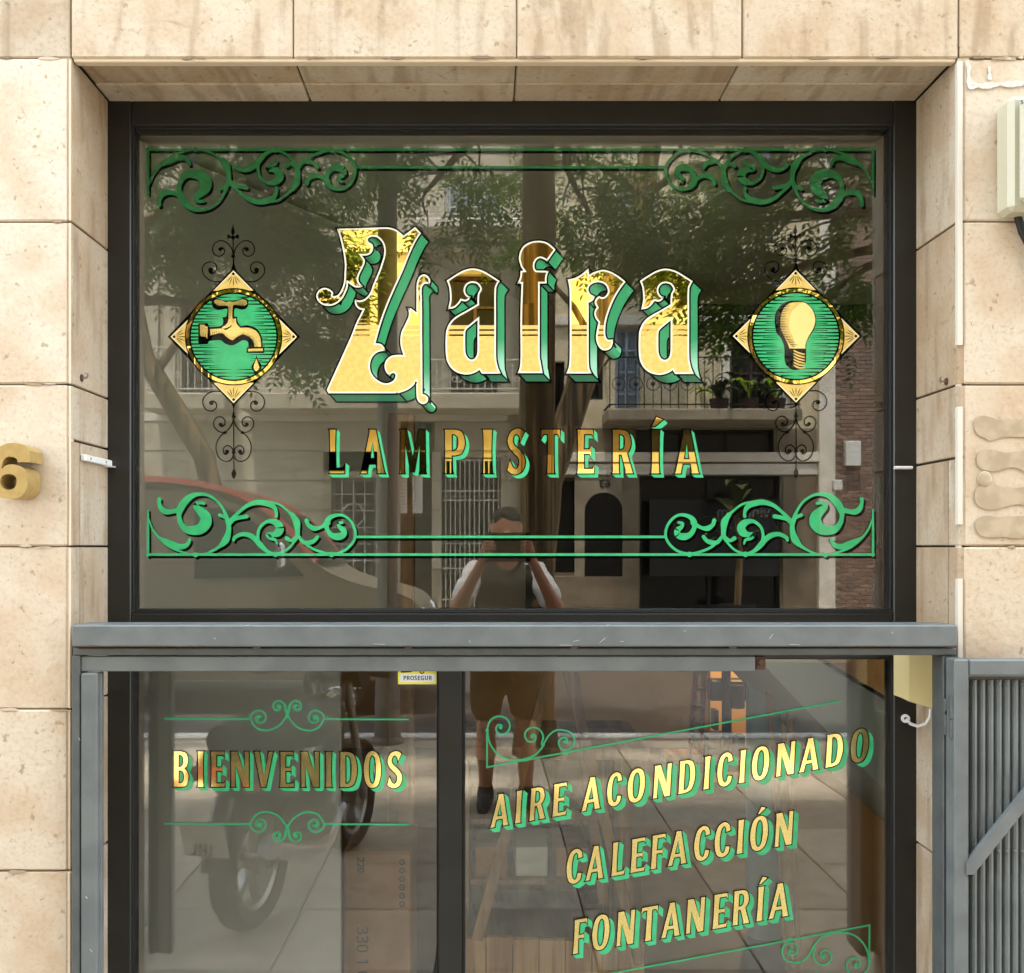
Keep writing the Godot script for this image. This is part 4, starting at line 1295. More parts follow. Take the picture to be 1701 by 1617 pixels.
func build_wall_fittings():
	# house number: a deep brass six
	var six := thing("house_number", "deep brass figure 6 standing off the stone left of the window", "house number", at(43, 783, 0.0))
	var k := 1.0 / 700.0
	var o := outline("41,-27! 41,-8! 20,-8! 19,-13 11,-17 1,-16 -5,-8 -7,3 1,-3 15,-4 30,2 37,16 36,36 25,50 8,53 -11,50 -23,38 -27,18 -26,-8 -18,-27 -2,-38 16,-40 31,-36", 1.0 / k)
	var hole := outline("3,12 12,13 18,19 18,29 13,36 3,38 -5,35 -9,28 -9,20 -4,14", 1.0 / k)
	var flip := func(p: PackedVector2Array) -> PackedVector2Array:
		var q := PackedVector2Array()
		for v in p:
			q.append(Vector2(v.x * 0.98 - 0.012, -v.y * 1.0 + 0.004))
		return q
	var st := mb()
	plate(st, [flip.call(o), flip.call(hole)], 0.008, 0.078)
	part("figure", st, M.brass, six)
	for y in [0.045, -0.055]:
		var pins := mb()
		tube(pins, [Vector3(-0.03, y, 0.0), Vector3(-0.03, y, 0.012)], [0.004], 8)
		part("fixing_pin", pins, M.steel, six)
	# pale box top right
	var e := thing("meter_box", "ivory plastic meter box with rounded lid high on the right wall", "meter box")
	var a := at(1674, 160, 0.06)
	var c := at(1860, 352, 0.06)
	st = mb()
	span(st, Vector3(a.x, c.y, 0.001), Vector3(c.x, a.y, 0.07), 0.012)
	part("body", st, M.ivory_plastic, e)
	st = mb()
	span(st, Vector3(a.x + 0.016, c.y + 0.01, 0.069), Vector3(c.x - 0.016, a.y - 0.008, 0.1), 0.014)
	part("lid", st, M.ivory_plastic, e)
	st = mb()
	var g := words("5", 0.013, 0.001)
	var w := part("print", g, M.dark, e)
	w.position = at(1698, 170, 0.1006)
	st = mb()
	tube(st, [at(1690, 356, 0.02), at(1698, 385, 0.02), at(1716, 420, 0.018), at(1740, 520, 0.014)], [0.009], 10)
	part("cable", st, M.dark, e)
	# sealant left where plates were taken off
	var blobs := ["1618,708 1621,697 1632,691 1648,694 1660,698 1690,697 1720,695 1740,697 1742,725 1715,727 1690,726 1668,726 1655,730 1643,732 1634,727 1624,722", "1622,765 1626,752 1640,747 1658,750 1675,753 1695,750 1740,752 1742,786 1705,785 1690,778 1675,777 1655,783 1638,782 1626,776", "1619,826 1622,812 1634,806 1650,803 1665,810 1690,811 1720,806 1742,808 1742,842 1710,842 1690,838 1670,842 1650,847 1634,845 1623,838", "1620,875 1625,862 1640,857 1660,860 1690,858 1742,860 1742,892 1715,890 1690,895 1665,892 1645,893 1628,889"]
	var which := ["topmost", "second", "third", "lowest"]
	for i in 4:
		var p := outline(blobs[i], 1.0, 0, 0, true, 4)
		st = mb()
		var q := PackedVector2Array()
		for v in p:
			var u := at(v.x, v.y, 0.002)
			q.append(Vector2(u.x, u.y))
		plate(st, [q], 0.0022, 0.0030 + 0.0002 * i)
		var b := part(numbered("sealant_patch"), st, M.glue, self)
		tag(b, "%s of the four tan sealant patches smeared on the right wall" % which[i], "sealant patch", "sealant patches on the right wall")
	st = mb()
	var spot := at(1636, 796, 0.003)
	ball(st, spot, Vector3(0.018, 0.020, 0.004), 14)
	tag(part(numbered("sealant_blob"), st, M.glue, self), "small round tan sealant blob between the wall patches", "sealant patch")
	# white filler left by a sign
	st = mb()
	for q in [["1605,106 1609,103 1613,112 1611,124 1616,134 1624,139 1640,137 1660,138 1684,134 1700,135 1730,134 1760,137 1760,143 1720,145 1700,142 1680,146 1660,143 1640,148 1626,146 1612,149 1606,140 1607,124"], ["1641,112 1646,113 1645,122 1648,131 1640,132 1642,122"]]:
		var p := PackedVector2Array()
		for v in outline(q[0], 1.0, 0, 0, true, 4):
			var u := at(v.x + rng.randf_range(-0.7, 0.7), v.y + rng.randf_range(-0.7, 0.7), 0.002)
			p.append(Vector2(u.x, u.y))
		plate(st, [p], 0.0022, 0.0034)
	tag(part(numbered("filler_smear"), st, M.plaster_smear, self), "white filler smear in an L shape above the ivory meter box", "filler")
	# cream box on the right jamb, cable and hole
	var j := thing("junction_box", "cream junction box under the gate beam at the right jamb, with a white cable", "junction box")
	var p0 := at(1504, 1086, -0.10)
	var p1 := at(1555, 1176, -0.10)
	var back := at(1568, 1180, -0.04)
	st = mb()
	var x0 := p0.x
	var x1 := p1.x
	var xs := at(1592, 0, 0).x - 0.002
	var yt := p0.y
	var cross := [Vector3(x0, 0, -0.13), Vector3(x0 + 0.004, 0, -0.085), Vector3(x1, 0, -0.075), Vector3(x1 + 0.02, 0, -0.05), Vector3(xs, 0, -0.05), Vector3(xs, 0, -0.17), Vector3(x0, 0, -0.17)]
	var yb := [p1.y + 0.022, p1.y + 0.018, p1.y - 0.004, p1.y - 0.008, p1.y - 0.008, p1.y + 0.01, p1.y + 0.022]
	var mid := Vector3((x0 + xs) / 2, (yt + p1.y) / 2, -0.11)
	for i in cross.size():
		var n := (i + 1) % cross.size()
		free_face(st, [Vector3(cross[i].x, yt, cross[i].z), Vector3(cross[n].x, yt, cross[n].z), Vector3(cross[n].x, yb[n], cross[n].z), Vector3(cross[i].x, yb[i], cross[i].z)], mid)
	var lid := []
	for i in cross.size():
		lid.append(Vector3(cross[i].x, yb[i], cross[i].z))
	for i in range(1, lid.size() - 1):
		free_face(st, [lid[0], lid[i], lid[i + 1]], mid)
	part("cover", st, M.cream_plastic, j)
	st = mb()
	tube(st, [at(1546, 1178, -0.09), at(1545, 1192, -0.09), at(1538, 1203, -0.10), at(1525, 1207, -0.13), at(1513, 1203, -0.19), at(1506, 1196, -0.229)], [0.0042], 8)
	part("cable", st, M.white_plastic, j)
	st = mb()
	lathe(st, at(1504, 1194, -0.2315), Vector3(-0.2, 0.1, 1), [Vector2(0.012, 0.001), Vector2(0.011, 0.008), Vector2(0.005, 0.008), Vector2(0.004, 0.0)], 12)
	part("cable_grommet", st, M.white_plastic, j)
	# white trunking stub on the left jamb
	var t := thing("trunking_stub", "short piece of white cable trunking across the left jamb", "cable trunking")
	st = mb()
	var xj := at(118, 0, 0).x
	span(st, Vector3(xj - 0.001, at(0, 766, -0.06).y, -0.235), Vector3(xj + 0.012, at(0, 755, -0.06).y, -0.056), 0.002)
	part("channel", st, M.white_plastic, t)
	st = mb()
	span(st, Vector3(xj + 0.001, at(0, 768, -0.06).y, -0.245), Vector3(xj + 0.022, at(0, 766.2, -0.06).y, -0.20), 0.0005)
	part("clip", st, M.white_plastic, t)
	for z in [-0.09, -0.19]:
		st = mb()
		box(st, Vector3(xj + 0.0125, at(0, 760.5, -0.06).y, z), Vector3(0.001, 0.006, 0.003))
		part("screw_slot", st, M.dark, t)
	# screw hooks in the jambs
	for s in [[137.5, 628.0, 1.0, "left"], [1573.0, 634.0, -1.0, "right"]]:
		var h := thing("wall_hook", "little rusty metal hook at a slab joint of the %s jamb" % s[3], "hook")
		var base := at(s[0], s[1], -0.06)
		base.x = xj if s[2] > 0 else at(1592, 0, 0).x
		st = mb()
		tube(st, [base + Vector3(-0.004 * s[2], 0, 0), base + Vector3(0.014 * s[2], 0, 0), base + Vector3(0.017 * s[2], 0.005, 0.0), base + Vector3(0.017 * s[2], 0.012, 0.002)], [0.0028], 8)
		part("pin", st, M.steel, h)
		st = mb()
		lathe(st, base + Vector3(0.0005 * s[2], 0, 0), Vector3(s[2], 0, 0), [Vector2(0.010, 0), Vector2(0.009, 0.002), Vector2(0, 0.002)], 10)
		part("washer", st, M.rust, h)
	# small peg on the right frame, keyhole in the left frame
	st = mb()
	var y := at(0, 777.5, -0.232).y
	tube(st, [Vector3(at(1485, 0, -0.23).x, y, -0.227), Vector3(at(1515, 0, -0.23).x, y, -0.227)], [0.0045], 8)
	tag(part(numbered("frame_peg"), st, M.white_plastic, self), "short white peg lying across the right frame stile", "peg")
	st = mb()
	lathe(st, at(192.5, 573, -0.2318), Vector3.BACK, [Vector2(0, 0.0012), Vector2(0.004, 0.0012), Vector2(0.0042, 0)], 10)
	tag(part(numbered("frame_hole"), st, M.dark, self), "small black screw hole cap in the left frame stile", "hole")
	# alarm sticker on the glass
	var al := thing("alarm_sticker", "yellow alarm company sticker on the glass under the gate bar", "sticker")
	st = mb()
	paint(st, INK_Z - 0.0006, fill([PackedVector2Array([Vector2(661, 1062), Vector2(726, 1062), Vector2(726, 1137), Vector2(661, 1137)])]))
	part("yellow_film", st, plain(Color(0.93, 0.86, 0.25), 0.5), al)
	st = mb()
	paint(st, INK_Z - 0.0003, fill([PackedVector2Array([Vector2(664.5, 1120), Vector2(722.5, 1120), Vector2(722.5, 1133.5), Vector2(664.5, 1133.5)])]))
	part("white_band", st, M.paper, al)
	st = mb()
	paint(st, INK_Z - 0.0002, fill([PackedVector2Array([Vector2(666, 1108), Vector2(686, 1108), Vector2(684, 1117), Vector2(666, 1118)])]))
	paint(st, INK_Z - 0.0002, fill([circle(Vector2(701, 1116), 4.0), circle(Vector2(701, 1116), 2.2)]))
	part("pictogram", st, M.black_paint, al)
	var pr := part("lettering", words("PROSEGUR", 0.0165, 0.0004), plain(Color(0.06, 0.08, 0.25), 0.5), al)
	pr.position = at(693.5, 1126.8, INK_Z - 0.0001)
	pr.scale = Vector3(0.93, 1.0, 1.0)

# ---------------------------------------------------------------- inside the shop

func build_shop():
	var st := mb()
	span(st, Vector3(-2.6, -0.2, -5.2), Vector3(3.0, 0.0, -0.31))
	ground("shop_floor", st, plain(Color(0.30, 0.28, 0.25), 0.6))
	st = mb()
	span(st, Vector3(-2.7, 0.0, -5.3), Vector3(-2.5, 3.2, -0.401))
	span(st, Vector3(2.9, 0.0, -5.3), Vector3(3.1, 3.2, -0.401))
	span(st, Vector3(-2.499, 0.0, -5.3), Vector3(2.899, 3.2, -5.1))
	ground("shop_wall", st, M.room_wall)
	st = mb()
	span(st, Vector3(-2.7, 3.2, -5.3), Vector3(3.1, 3.4, -0.401))
	ground("shop_ceiling", st, M.board)
	# pale ceiling and oblique wall added to give the upper pane its fading haze
	st = mb()
	span(st, Vector3(-2.4, 2.84, -3.2), Vector3(2.8, 2.87, -0.42))
	tag(part(numbered("haze_ceiling"), st, M.board, self), "pale ceiling board added inside the top of the upper pane for its haze", "ceiling")
	st = mb()
	beam(st, Vector3(-1.25, 2.01, -0.42), Vector3(0.20, 2.01, -2.7), 0.04, 1.62)
	tag(part(numbered("haze_wall"), st, M.board, self), "pale partition added behind the left half of the upper pane, oblique for a fading haze", "partition")
	st = mb()
	span(st, Vector3(0.15, 1.14, -2.82), Vector3(2.8, 2.85, -2.79))  # dark sheet added to keep lamp glow out of the upper pane
	tag(part(numbered("added_dark_screen"), st, plain(Color(0.16, 0.145, 0.12), 0.9), self), "dark screen added behind the right half of the upper pane to block lamp light", "screen")
	var zb := 0.0
	st = mb()
	zb = -0.42
	span(st, Vector3(at(205, 0, zb).x, 0.0, zb - 0.02), Vector3(at(566, 0, zb).x, 1.30, zb), 0.003)
	tag(part(numbered("grey_panel"), st, M.panel, self), "pale grey panel standing close behind the lower left pane", "panel")
	shop_goods()

func shop_goods():
	# cardboard carton
	var z := -0.62
	var c := thing("cardboard_carton", "tall brown cardboard carton with printed marks behind the lower left pane", "carton")
	var a := at(572, 1416, z)
	var b := at(682, 1416, z)
	var st := mb()
	span(st, Vector3(a.x, 0.0, z - 0.3), Vector3(b.x, a.y, z), 0.003)
	part("carton_body", st, M.cardboard, c)
	st = mb()
	span(st, Vector3(a.x - 0.001, a.y, z - 0.3), Vector3(b.x + 0.001, a.y + 0.004, z + 0.001), 0.001)
	part("flap", st, M.cardboard, c)
	var ink := plain(Color(0.10, 0.08, 0.07), 0.8)
	for k in 6:
		st = mb()
		var o := at(668, 1432 + k * 14, z + 0.001)
		lathe(st, o, Vector3.BACK, [Vector2(0.006, 0.0005), Vector2(0.009, 0.0005), Vector2(0.009, 0)], 14)
		box(st, o, Vector3(0.006, 0.002, 0.001))
		part("printed_symbol", st, ink, c)
	var t := part("print", words("330 1 02", 0.05, 0.0006, false), ink, c)
	t.position = at(602, 1590, z + 0.0006)
	t.rotation.z = -PI / 2
	var u := part("print", words("220", 0.03, 0.0006, true), ink, c)
	u.position = at(599, 1437, z + 0.0006)
	u.rotation.z = -PI / 2
	# post behind the carton
	st = mb()
	span(st, at(646, 1617, -0.95) * Vector3(1, 0, 1), Vector3(at(690, 0, -0.95).x, 2.0, -0.90), 0.004)
	tag(part(numbered("timber_post"), st, M.old_wood, self), "dark timber post behind the cardboard carton", "post")
	# low plank front, cabinet with shelves and drawers
	var cab := thing("wooden_cabinet", "old open wooden cabinet with thick top inside the shop", "cabinet")
	z = -0.92
	var l := at(760, 0, z).x
	var r := at(1068, 0, z).x
	var top := at(0, 1240, z).y
	st = mb()
	span(st, Vector3(l - 0.02, top - 0.045, z - 0.5), Vector3(r + 0.02, top, z + 0.02), 0.004)
	part("top", st, M.old_wood, cab)
	for x in [[l, l + 0.04], [r - 0.10, r - 0.002]]:
		st = mb()
		span(st, Vector3(x[0], 0.0, z - 0.48), Vector3(x[1], top - 0.046, z), 0.003)
		part("side_panel", st, M.old_wood, cab)
	for y in [0.18, 0.36, 0.55]:
		st = mb()
		span(st, Vector3(l + 0.041, y * top / 0.8, z - 0.47), Vector3(r - 0.101, y * top / 0.8 + 0.018, z - 0.02), 0.002)
		part("shelf", st, M.old_wood, cab)
	st = mb()
	span(st, Vector3(l + 0.04, 0.0, z - 0.49), Vector3(r - 0.1, top - 0.046, z - 0.471))
	part("back_panel", st, M.old_wood, cab)
	for k in 3:
		st = mb()
		var x := l + 0.06 + k * 0.14
		span(st, Vector3(x, 0.365 * top / 0.8 + 0.013, z - 0.3), Vector3(x + 0.11, 0.47 * top / 0.8, z - 0.05), 0.003)
		tag(part(numbered("parcel"), st, M.cardboard if k != 1 else M.board, self), ["brown parcel at the left of the cabinet shelf", "pale parcel in the middle of the cabinet shelf", "brown parcel at the right of the cabinet shelf"][k], "parcel", "parcels in the wooden cabinet")
	var cr := thing("plank_crate", "low crate of upright light planks in front of the cabinet", "crate")
	z = -0.72
	for k in 7:
		st = mb()
		var x := at(764 + k * 44, 0, z).x
		span(st, Vector3(x, 0.0, z - 0.02), Vector3(at(764 + k * 44 + 42.8, 0, z).x, at(0, 1557 + k * 1.3, z).y + rng.randf_range(-0.004, 0.004), z + rng.randf_range(-0.002, 0.002)), 0.002)
		part("plank", st, M.raw_wood, cr)
	# A-frame trestle
	var tr := thing("folding_trestle", "wooden A-frame trestle leaning before the cabinet", "trestle")
	z = -0.62
	for q in [[928, 1060, 792, 1560], [930, 1060, 1062, 1600], [950, 1100, 1003, 1500]]:
		st = mb()
		beam(st, at(q[0], q[1], z), at(q[2], q[3], z + 0.0), 0.035, 0.018, 0.002, Vector3.BACK)
		part("leg", st, M.old_wood, tr)
		z -= 0.05
	st = mb()
	beam(st, at(850, 1352, -0.62), at(1010, 1352, -0.70), 0.02, 0.03, 0.002)
	part("brace", st, M.old_wood, tr)
	# pipe, sticks, stair
	st = mb()
	tube(st, [at(1268, 1617, -1.5) * Vector3(1, 0, 1), Vector3(at(1268, 0, -1.5).x, 1.22, -1.5)], [0.068], 24)
	tag(part(numbered("water_pipe"), st, M.pipe, self), "thick pale blue upright pipe inside the shop", "pipe")
	for q in [[1272, 1080, 1312, 1640, "left"], [1308, 1080, 1326, 1640, "right"]]:
		st = mb()
		beam(st, at(q[0], q[1], -1.25), at(q[2], q[3], -1.15), 0.018, 0.018, 0.002)
		tag(part(numbered("timber_lath"), st, M.raw_wood, self), "thin light timber lath leaning beside the pipe, %s of the two" % q[4], "lath", "laths beside the pipe")
	var stair := thing("stair_flight", "underside of a white stair rising to the left inside the shop", "stair")
	st = mb()
	var zs := -0.75
	var p := PackedVector2Array()
	for q in [[1250, 1048], [1360, 1090], [1500, 1175], [1640, 1272], [1640, 1480], [1500, 1345], [1330, 1170], [1250, 1085]]:
		var v := at(q[0], q[1], zs)
		p.append(Vector2(v.x, v.y))
	plate(st, [p], zs - 0.9, zs)
	part("stair_body", st, M.board, stair)
	st = mb()
	beam(st, at(1345, 1085, zs + 0.005), at(1640, 1262, zs + 0.005), 0.006, 0.012, 0.001)
	part("edge_strip", st, M.dark, stair)
	# lit store room at the back
	z = -3.6
	st = mb()
	var n0 := at(1118, 1085, z)
	var n1 := at(1262, 1300, z)
	span(st, Vector3(at(1180, 0, z).x, n1.y, z - 0.05), Vector3(at(1243, 0, z).x, at(0, 1090, z).y, z))
	tag(part(numbered("back_panel_wall"), st, plain(Color(0.86, 0.72, 0.50), 0.8), self), "cream panel lit by a warm lamp at the back of the shop", "panel")
	var lamp := thing("pendant_lamp", "small warm lamp hanging over the benches at the back", "lamp", Vector3(n0.x + 0.45, 1.32, z + 0.45))
	st = mb()
	ball(st, Vector3.ZERO, Vector3(0.06, 0.06, 0.06), 16)
	var glow := plain(Color(1.0, 0.85, 0.6), 0.5)
	glow.emission_enabled = true
	glow.emission = Color(1.0, 0.80, 0.54)
	glow.emission_energy_multiplier = 1.0
	part("bulb", st, glow, lamp)
	st = mb()
	tube(st, [Vector3(0, 0.055, 0), Vector3(0, 1.85, 0)], [0.006], 6)
	part("flex", st, M.dark, lamp)
	var li := OmniLight3D.new()
	li.name = "lamp_light"
	li.light_color = Color(1.0, 0.80, 0.54)
	li.light_energy = 0.16
	li.light_size = 0.06
	li.omni_range = 8.0
	li.omni_attenuation = 2.0
	li.shadow_enabled = true
	lamp.add_child(li)
	var ben := thing("work_bench", "cluttered dark work bench with a pillar drill under the warm lamp", "bench")
	z = -3.2
	st = mb()
	span(st, at(1110, 1262, z) + Vector3(0, -0.05, -0.3), at(1262, 1262, z) + Vector3(0, 0, 0.1), 0.004)
	part("bench_top", st, M.old_wood, ben)
	st = mb()
	span(st, at(1170, 1262, z), at(1226, 1222, z) + Vector3(0, 0, -0.15), 0.006)
	part("tool_case", st, M.dark, ben)
	st = mb()
	var d0 := at(1207, 1262, z + 0.05)
	tube(st, [d0, Vector3(d0.x, at(0, 1130, z).y, d0.z)], [0.028], 10)
	span(st, at(1180, 1165, z + 0.05), at(1243, 1130, z + 0.05) + Vector3(0, 0, -0.1), 0.01)
	tube(st, [at(1224, 1138, z + 0.08), at(1224, 1176, z + 0.08)], [0.045], 12)
	part("pillar_drill", st, M.iron, ben)
	st = mb()
	for q in [[1176, 1244, 1204, 1262], [1182, 1228, 1196, 1244], [1214, 1240, 1240, 1262], [1226, 1222, 1238, 1240], [1186, 1180, 1194, 1214], [1204, 1112, 1214, 1140]]:
		span(st, at(q[0], q[3], z + 0.09), at(q[2], q[1], z + 0.09) + Vector3(0, 0, -0.08), 0.004)
	part("clutter", st, M.iron, ben)
	var lad := thing("red_ladder", "red folding ladder leaning left of the warm lit bench", "ladder")
	z = -2.9
	for q in [[1144, 1270, 1158, 1095], [1162, 1270, 1172, 1095]]:
		st = mb()
		beam(st, at(q[0], q[1], z), at(q[2], q[3], z - 0.1), 0.02, 0.05, 0.003, Vector3.BACK)
		part("ladder_rail", st, M.red, lad)
	st = mb()
	for k in 6:
		beam(st, at(1146 + k * 2.2, 1258 - k * 28, z), at(1163 + k * 1.8, 1258 - k * 28, z), 0.02, 0.02)
	part("rungs", st, M.steel, lad)

# ---------------------------------------------------------------- the street

func build_street():
	var st := mb()
	span(st, Vector3(-120, -0.6, -120), Vector3(120, -0.124, 120))
	ground("ground", st, M.road)
	st = mb()
	span(st, Vector3(-60, -0.123, 5.16), Vector3(60, -0.12, 11.0))
	ground("road", st, M.road)
	st = mb()
	span(st, Vector3(-60, -0.123, -0.30), Vector3(60, -0.012, 4.98))
	var p := ground("pavement", st, M.mortar)
	var n := 0
	for i in range(-7, 8):
		for j in 8:
			st = mb()
			box(st, Vector3.ZERO, Vector3(0.592, 0.02, 0.592), 0.004)
			n += 1
			part("paving_slab", st, M.paving[(n * 7 + j * j) % 3], p, Vector3(i * 0.6 + 0.12, -0.0045 + rng.randf_range(-0.001, 0.001), 0.33 + j * 0.6))
	st = mb()
	for s in [[-60.0, -4.4], [4.65, 60.0]]:
		span(st, Vector3(s[0], -0.02, 0.03), Vector3(s[1], 0.002, 4.83))
	part("outer_paving", st, M.paving[1], p)
	for k in range(-8, 9):
		st = mb()
		box(st, Vector3.ZERO, Vector3(0.993, 0.2, 0.17), 0.012)
		part("kerb_stone", st, M.kerb, p, Vector3(k * 1.0 + 0.3, -0.09, 5.06))
	st = mb()
	span(st, Vector3(-60, -0.19, 4.975), Vector3(-8.2, 0.01, 5.145), 0.01)
	span(st, Vector3(8.8, -0.19, 4.975), Vector3(60, 0.01, 5.145), 0.01)
	part("outer_kerb", st, M.kerb, p)
	st = mb()
	span(st, Vector3(-60, -0.123, 11.0), Vector3(60, 0.0, 11.16), 0.01)
	span(st, Vector3(-60, -0.123, 11.161), Vector3(60, 0.0, STREET_Z + 9.0))
	ground("far_pavement", st, M.paving[2])

func m2(px0: float, py0: float, px1: float, py1: float, z := STREET_Z) -> PackedVector2Array:
	var a := mirrored(px0, py0, z)
	var c := mirrored(px1, py1, z)
	return rect(a.x, a.y, c.x, c.y)

func edges_of(r: PackedVector2Array) -> Array:
	return [r[0].x, r[0].y, r[2].x, r[2].y]

# a window or door in the wall opening r: frame, mullions and a dark pane
func opening(f: Node3D, called: String, r: PackedVector2Array, frame_m, pane_m, cols := 2, rows := 3):
	var e := edges_of(r)
	var z := STREET_Z + 0.16
	var st := mb()
	plate(st, [rect(e[0] + 0.002, e[1] + 0.002, e[2] - 0.002, e[3] - 0.002), rect(e[0] + 0.07, e[1] + 0.07, e[2] - 0.07, e[3] - 0.07)], z, z + 0.06)
	for k in range(1, cols):
		var x := lerpf(e[0], e[2], float(k) / cols)
		span(st, Vector3(x - 0.03, e[1] + 0.07, z + 0.005), Vector3(x + 0.03, e[3] - 0.07, z + 0.055))
	for k in range(1, rows):
		var y := lerpf(e[1], e[3], float(k) / rows)
		span(st, Vector3(e[0] + 0.07, y - 0.02, z + 0.01), Vector3(e[2] - 0.07, y + 0.02, z + 0.05))
	var o := part(called, st, frame_m, f)
	st = mb()
	span(st, Vector3(e[0], e[1], z + 0.065), Vector3(e[2], e[3], z + 0.09))
	part("pane", st, pane_m, o)

func louvres(f: Node3D, r: PackedVector2Array, m):
	var e := edges_of(r)
	for h in 2:
		var x0 := lerpf(e[0], e[2], h * 0.5) + 0.01
		var x1 := lerpf(e[0], e[2], h * 0.5 + 0.5) - 0.01
		var st := mb()
		plate(st, [rect(x0, e[1] + 0.01, x1, e[3] - 0.01), rect(x0 + 0.06, e[1] + 0.08, x1 - 0.06, e[3] - 0.08)], STREET_Z + 0.08, STREET_Z + 0.12)
		var n := int((e[3] - e[1] - 0.16) / 0.075)
		for k in n:
			box(st, Vector3((x0 + x1) / 2, e[1] + 0.12 + k * 0.075, STREET_Z + 0.10), Vector3(x1 - x0 - 0.12, 0.055, 0.012), 0.0, Basis(Vector3.RIGHT, 0.6))
		part("shutter", st, m, f)

# a balcony: slab, rail and bars; every third bar carries a ring when fancy
func balcony(f: Node3D, px0: float, px1: float, py_rail: float, py_slab: float, py_under: float, iron, slab_m, fancy: bool):
	var a := mirrored(px0, py_slab, STREET_Z)
	var c := mirrored(px1, py_under, STREET_Z)
	var top := mirrored(px0, py_rail, STREET_Z).y
	var out := 0.85
	var st := mb()
	span(st, Vector3(a.x, c.y, STREET_Z - out), Vector3(c.x, a.y, STREET_Z), 0.02)
	var b := part("balcony", st, slab_m, f)
	st = mb()
	var z := STREET_Z - out + 0.06
	for y in [top, a.y + 0.09]:
		span(st, Vector3(a.x + 0.03, y - 0.02, z - 0.02), Vector3(c.x - 0.03, y, z + 0.02))
		for x in [a.x + 0.05, c.x - 0.05]:
			span(st, Vector3(x - 0.018, y - 0.018, z), Vector3(x + 0.018, y, STREET_Z))
	part("rail", st, iron, b)
	var n := int((c.x - a.x) / (0.30 if fancy else 0.125))
	for k in n + 1:
		st = mb()
		var x := lerpf(a.x + 0.05, c.x - 0.05, float(k) / n)
		tube(st, [Vector3(x, a.y, z), Vector3(x, top - 0.021, z)], [0.011 if fancy else 0.009], 5)
		if fancy and k < n:
			var mid := Vector3(x + (c.x - a.x) / n / 2.0, lerpf(a.y, top, 0.48), z)
			tube(st, [Vector3(mid.x, a.y, z), Vector3(mid.x, top - 0.06, z)], [0.009], 5)
			ball(st, mid, Vector3(0.045, 0.045, 0.02), 8)
			var ring := []
			for g in 13:
				ring.append(mid + Vector3(cos(TAU * g / 12) * 0.12, sin(TAU * g / 12) * 0.12, 0))
			tube(st, ring, [0.008], 4)
		elif not fancy and k % 9 == 4:
			for s in [-0.05, 0.05]:
				var ring := []
				for g in 11:
					ring.append(Vector3(x + s + cos(TAU * g / 10) * 0.045, lerpf(a.y, top, 0.4) + sin(TAU * g / 10) * 0.045, z))
				tube(st, ring, [0.007], 4)
		part("baluster", st, iron, b)

func wall_of(f: Node3D, x0: float, x1: float, high: float, holes: Array, m, z := STREET_Z):
	var st := mb()
	plate(st, [rect(x0, 0.001, x1, high)] + holes, z, z + 0.3)
	part("wall", st, m, f)
	st = mb()
	span(st, Vector3(x0, 0.0, z + 0.301), Vector3(x1, high, z + 7.0))
	part("building_body", st, M.dark, f)

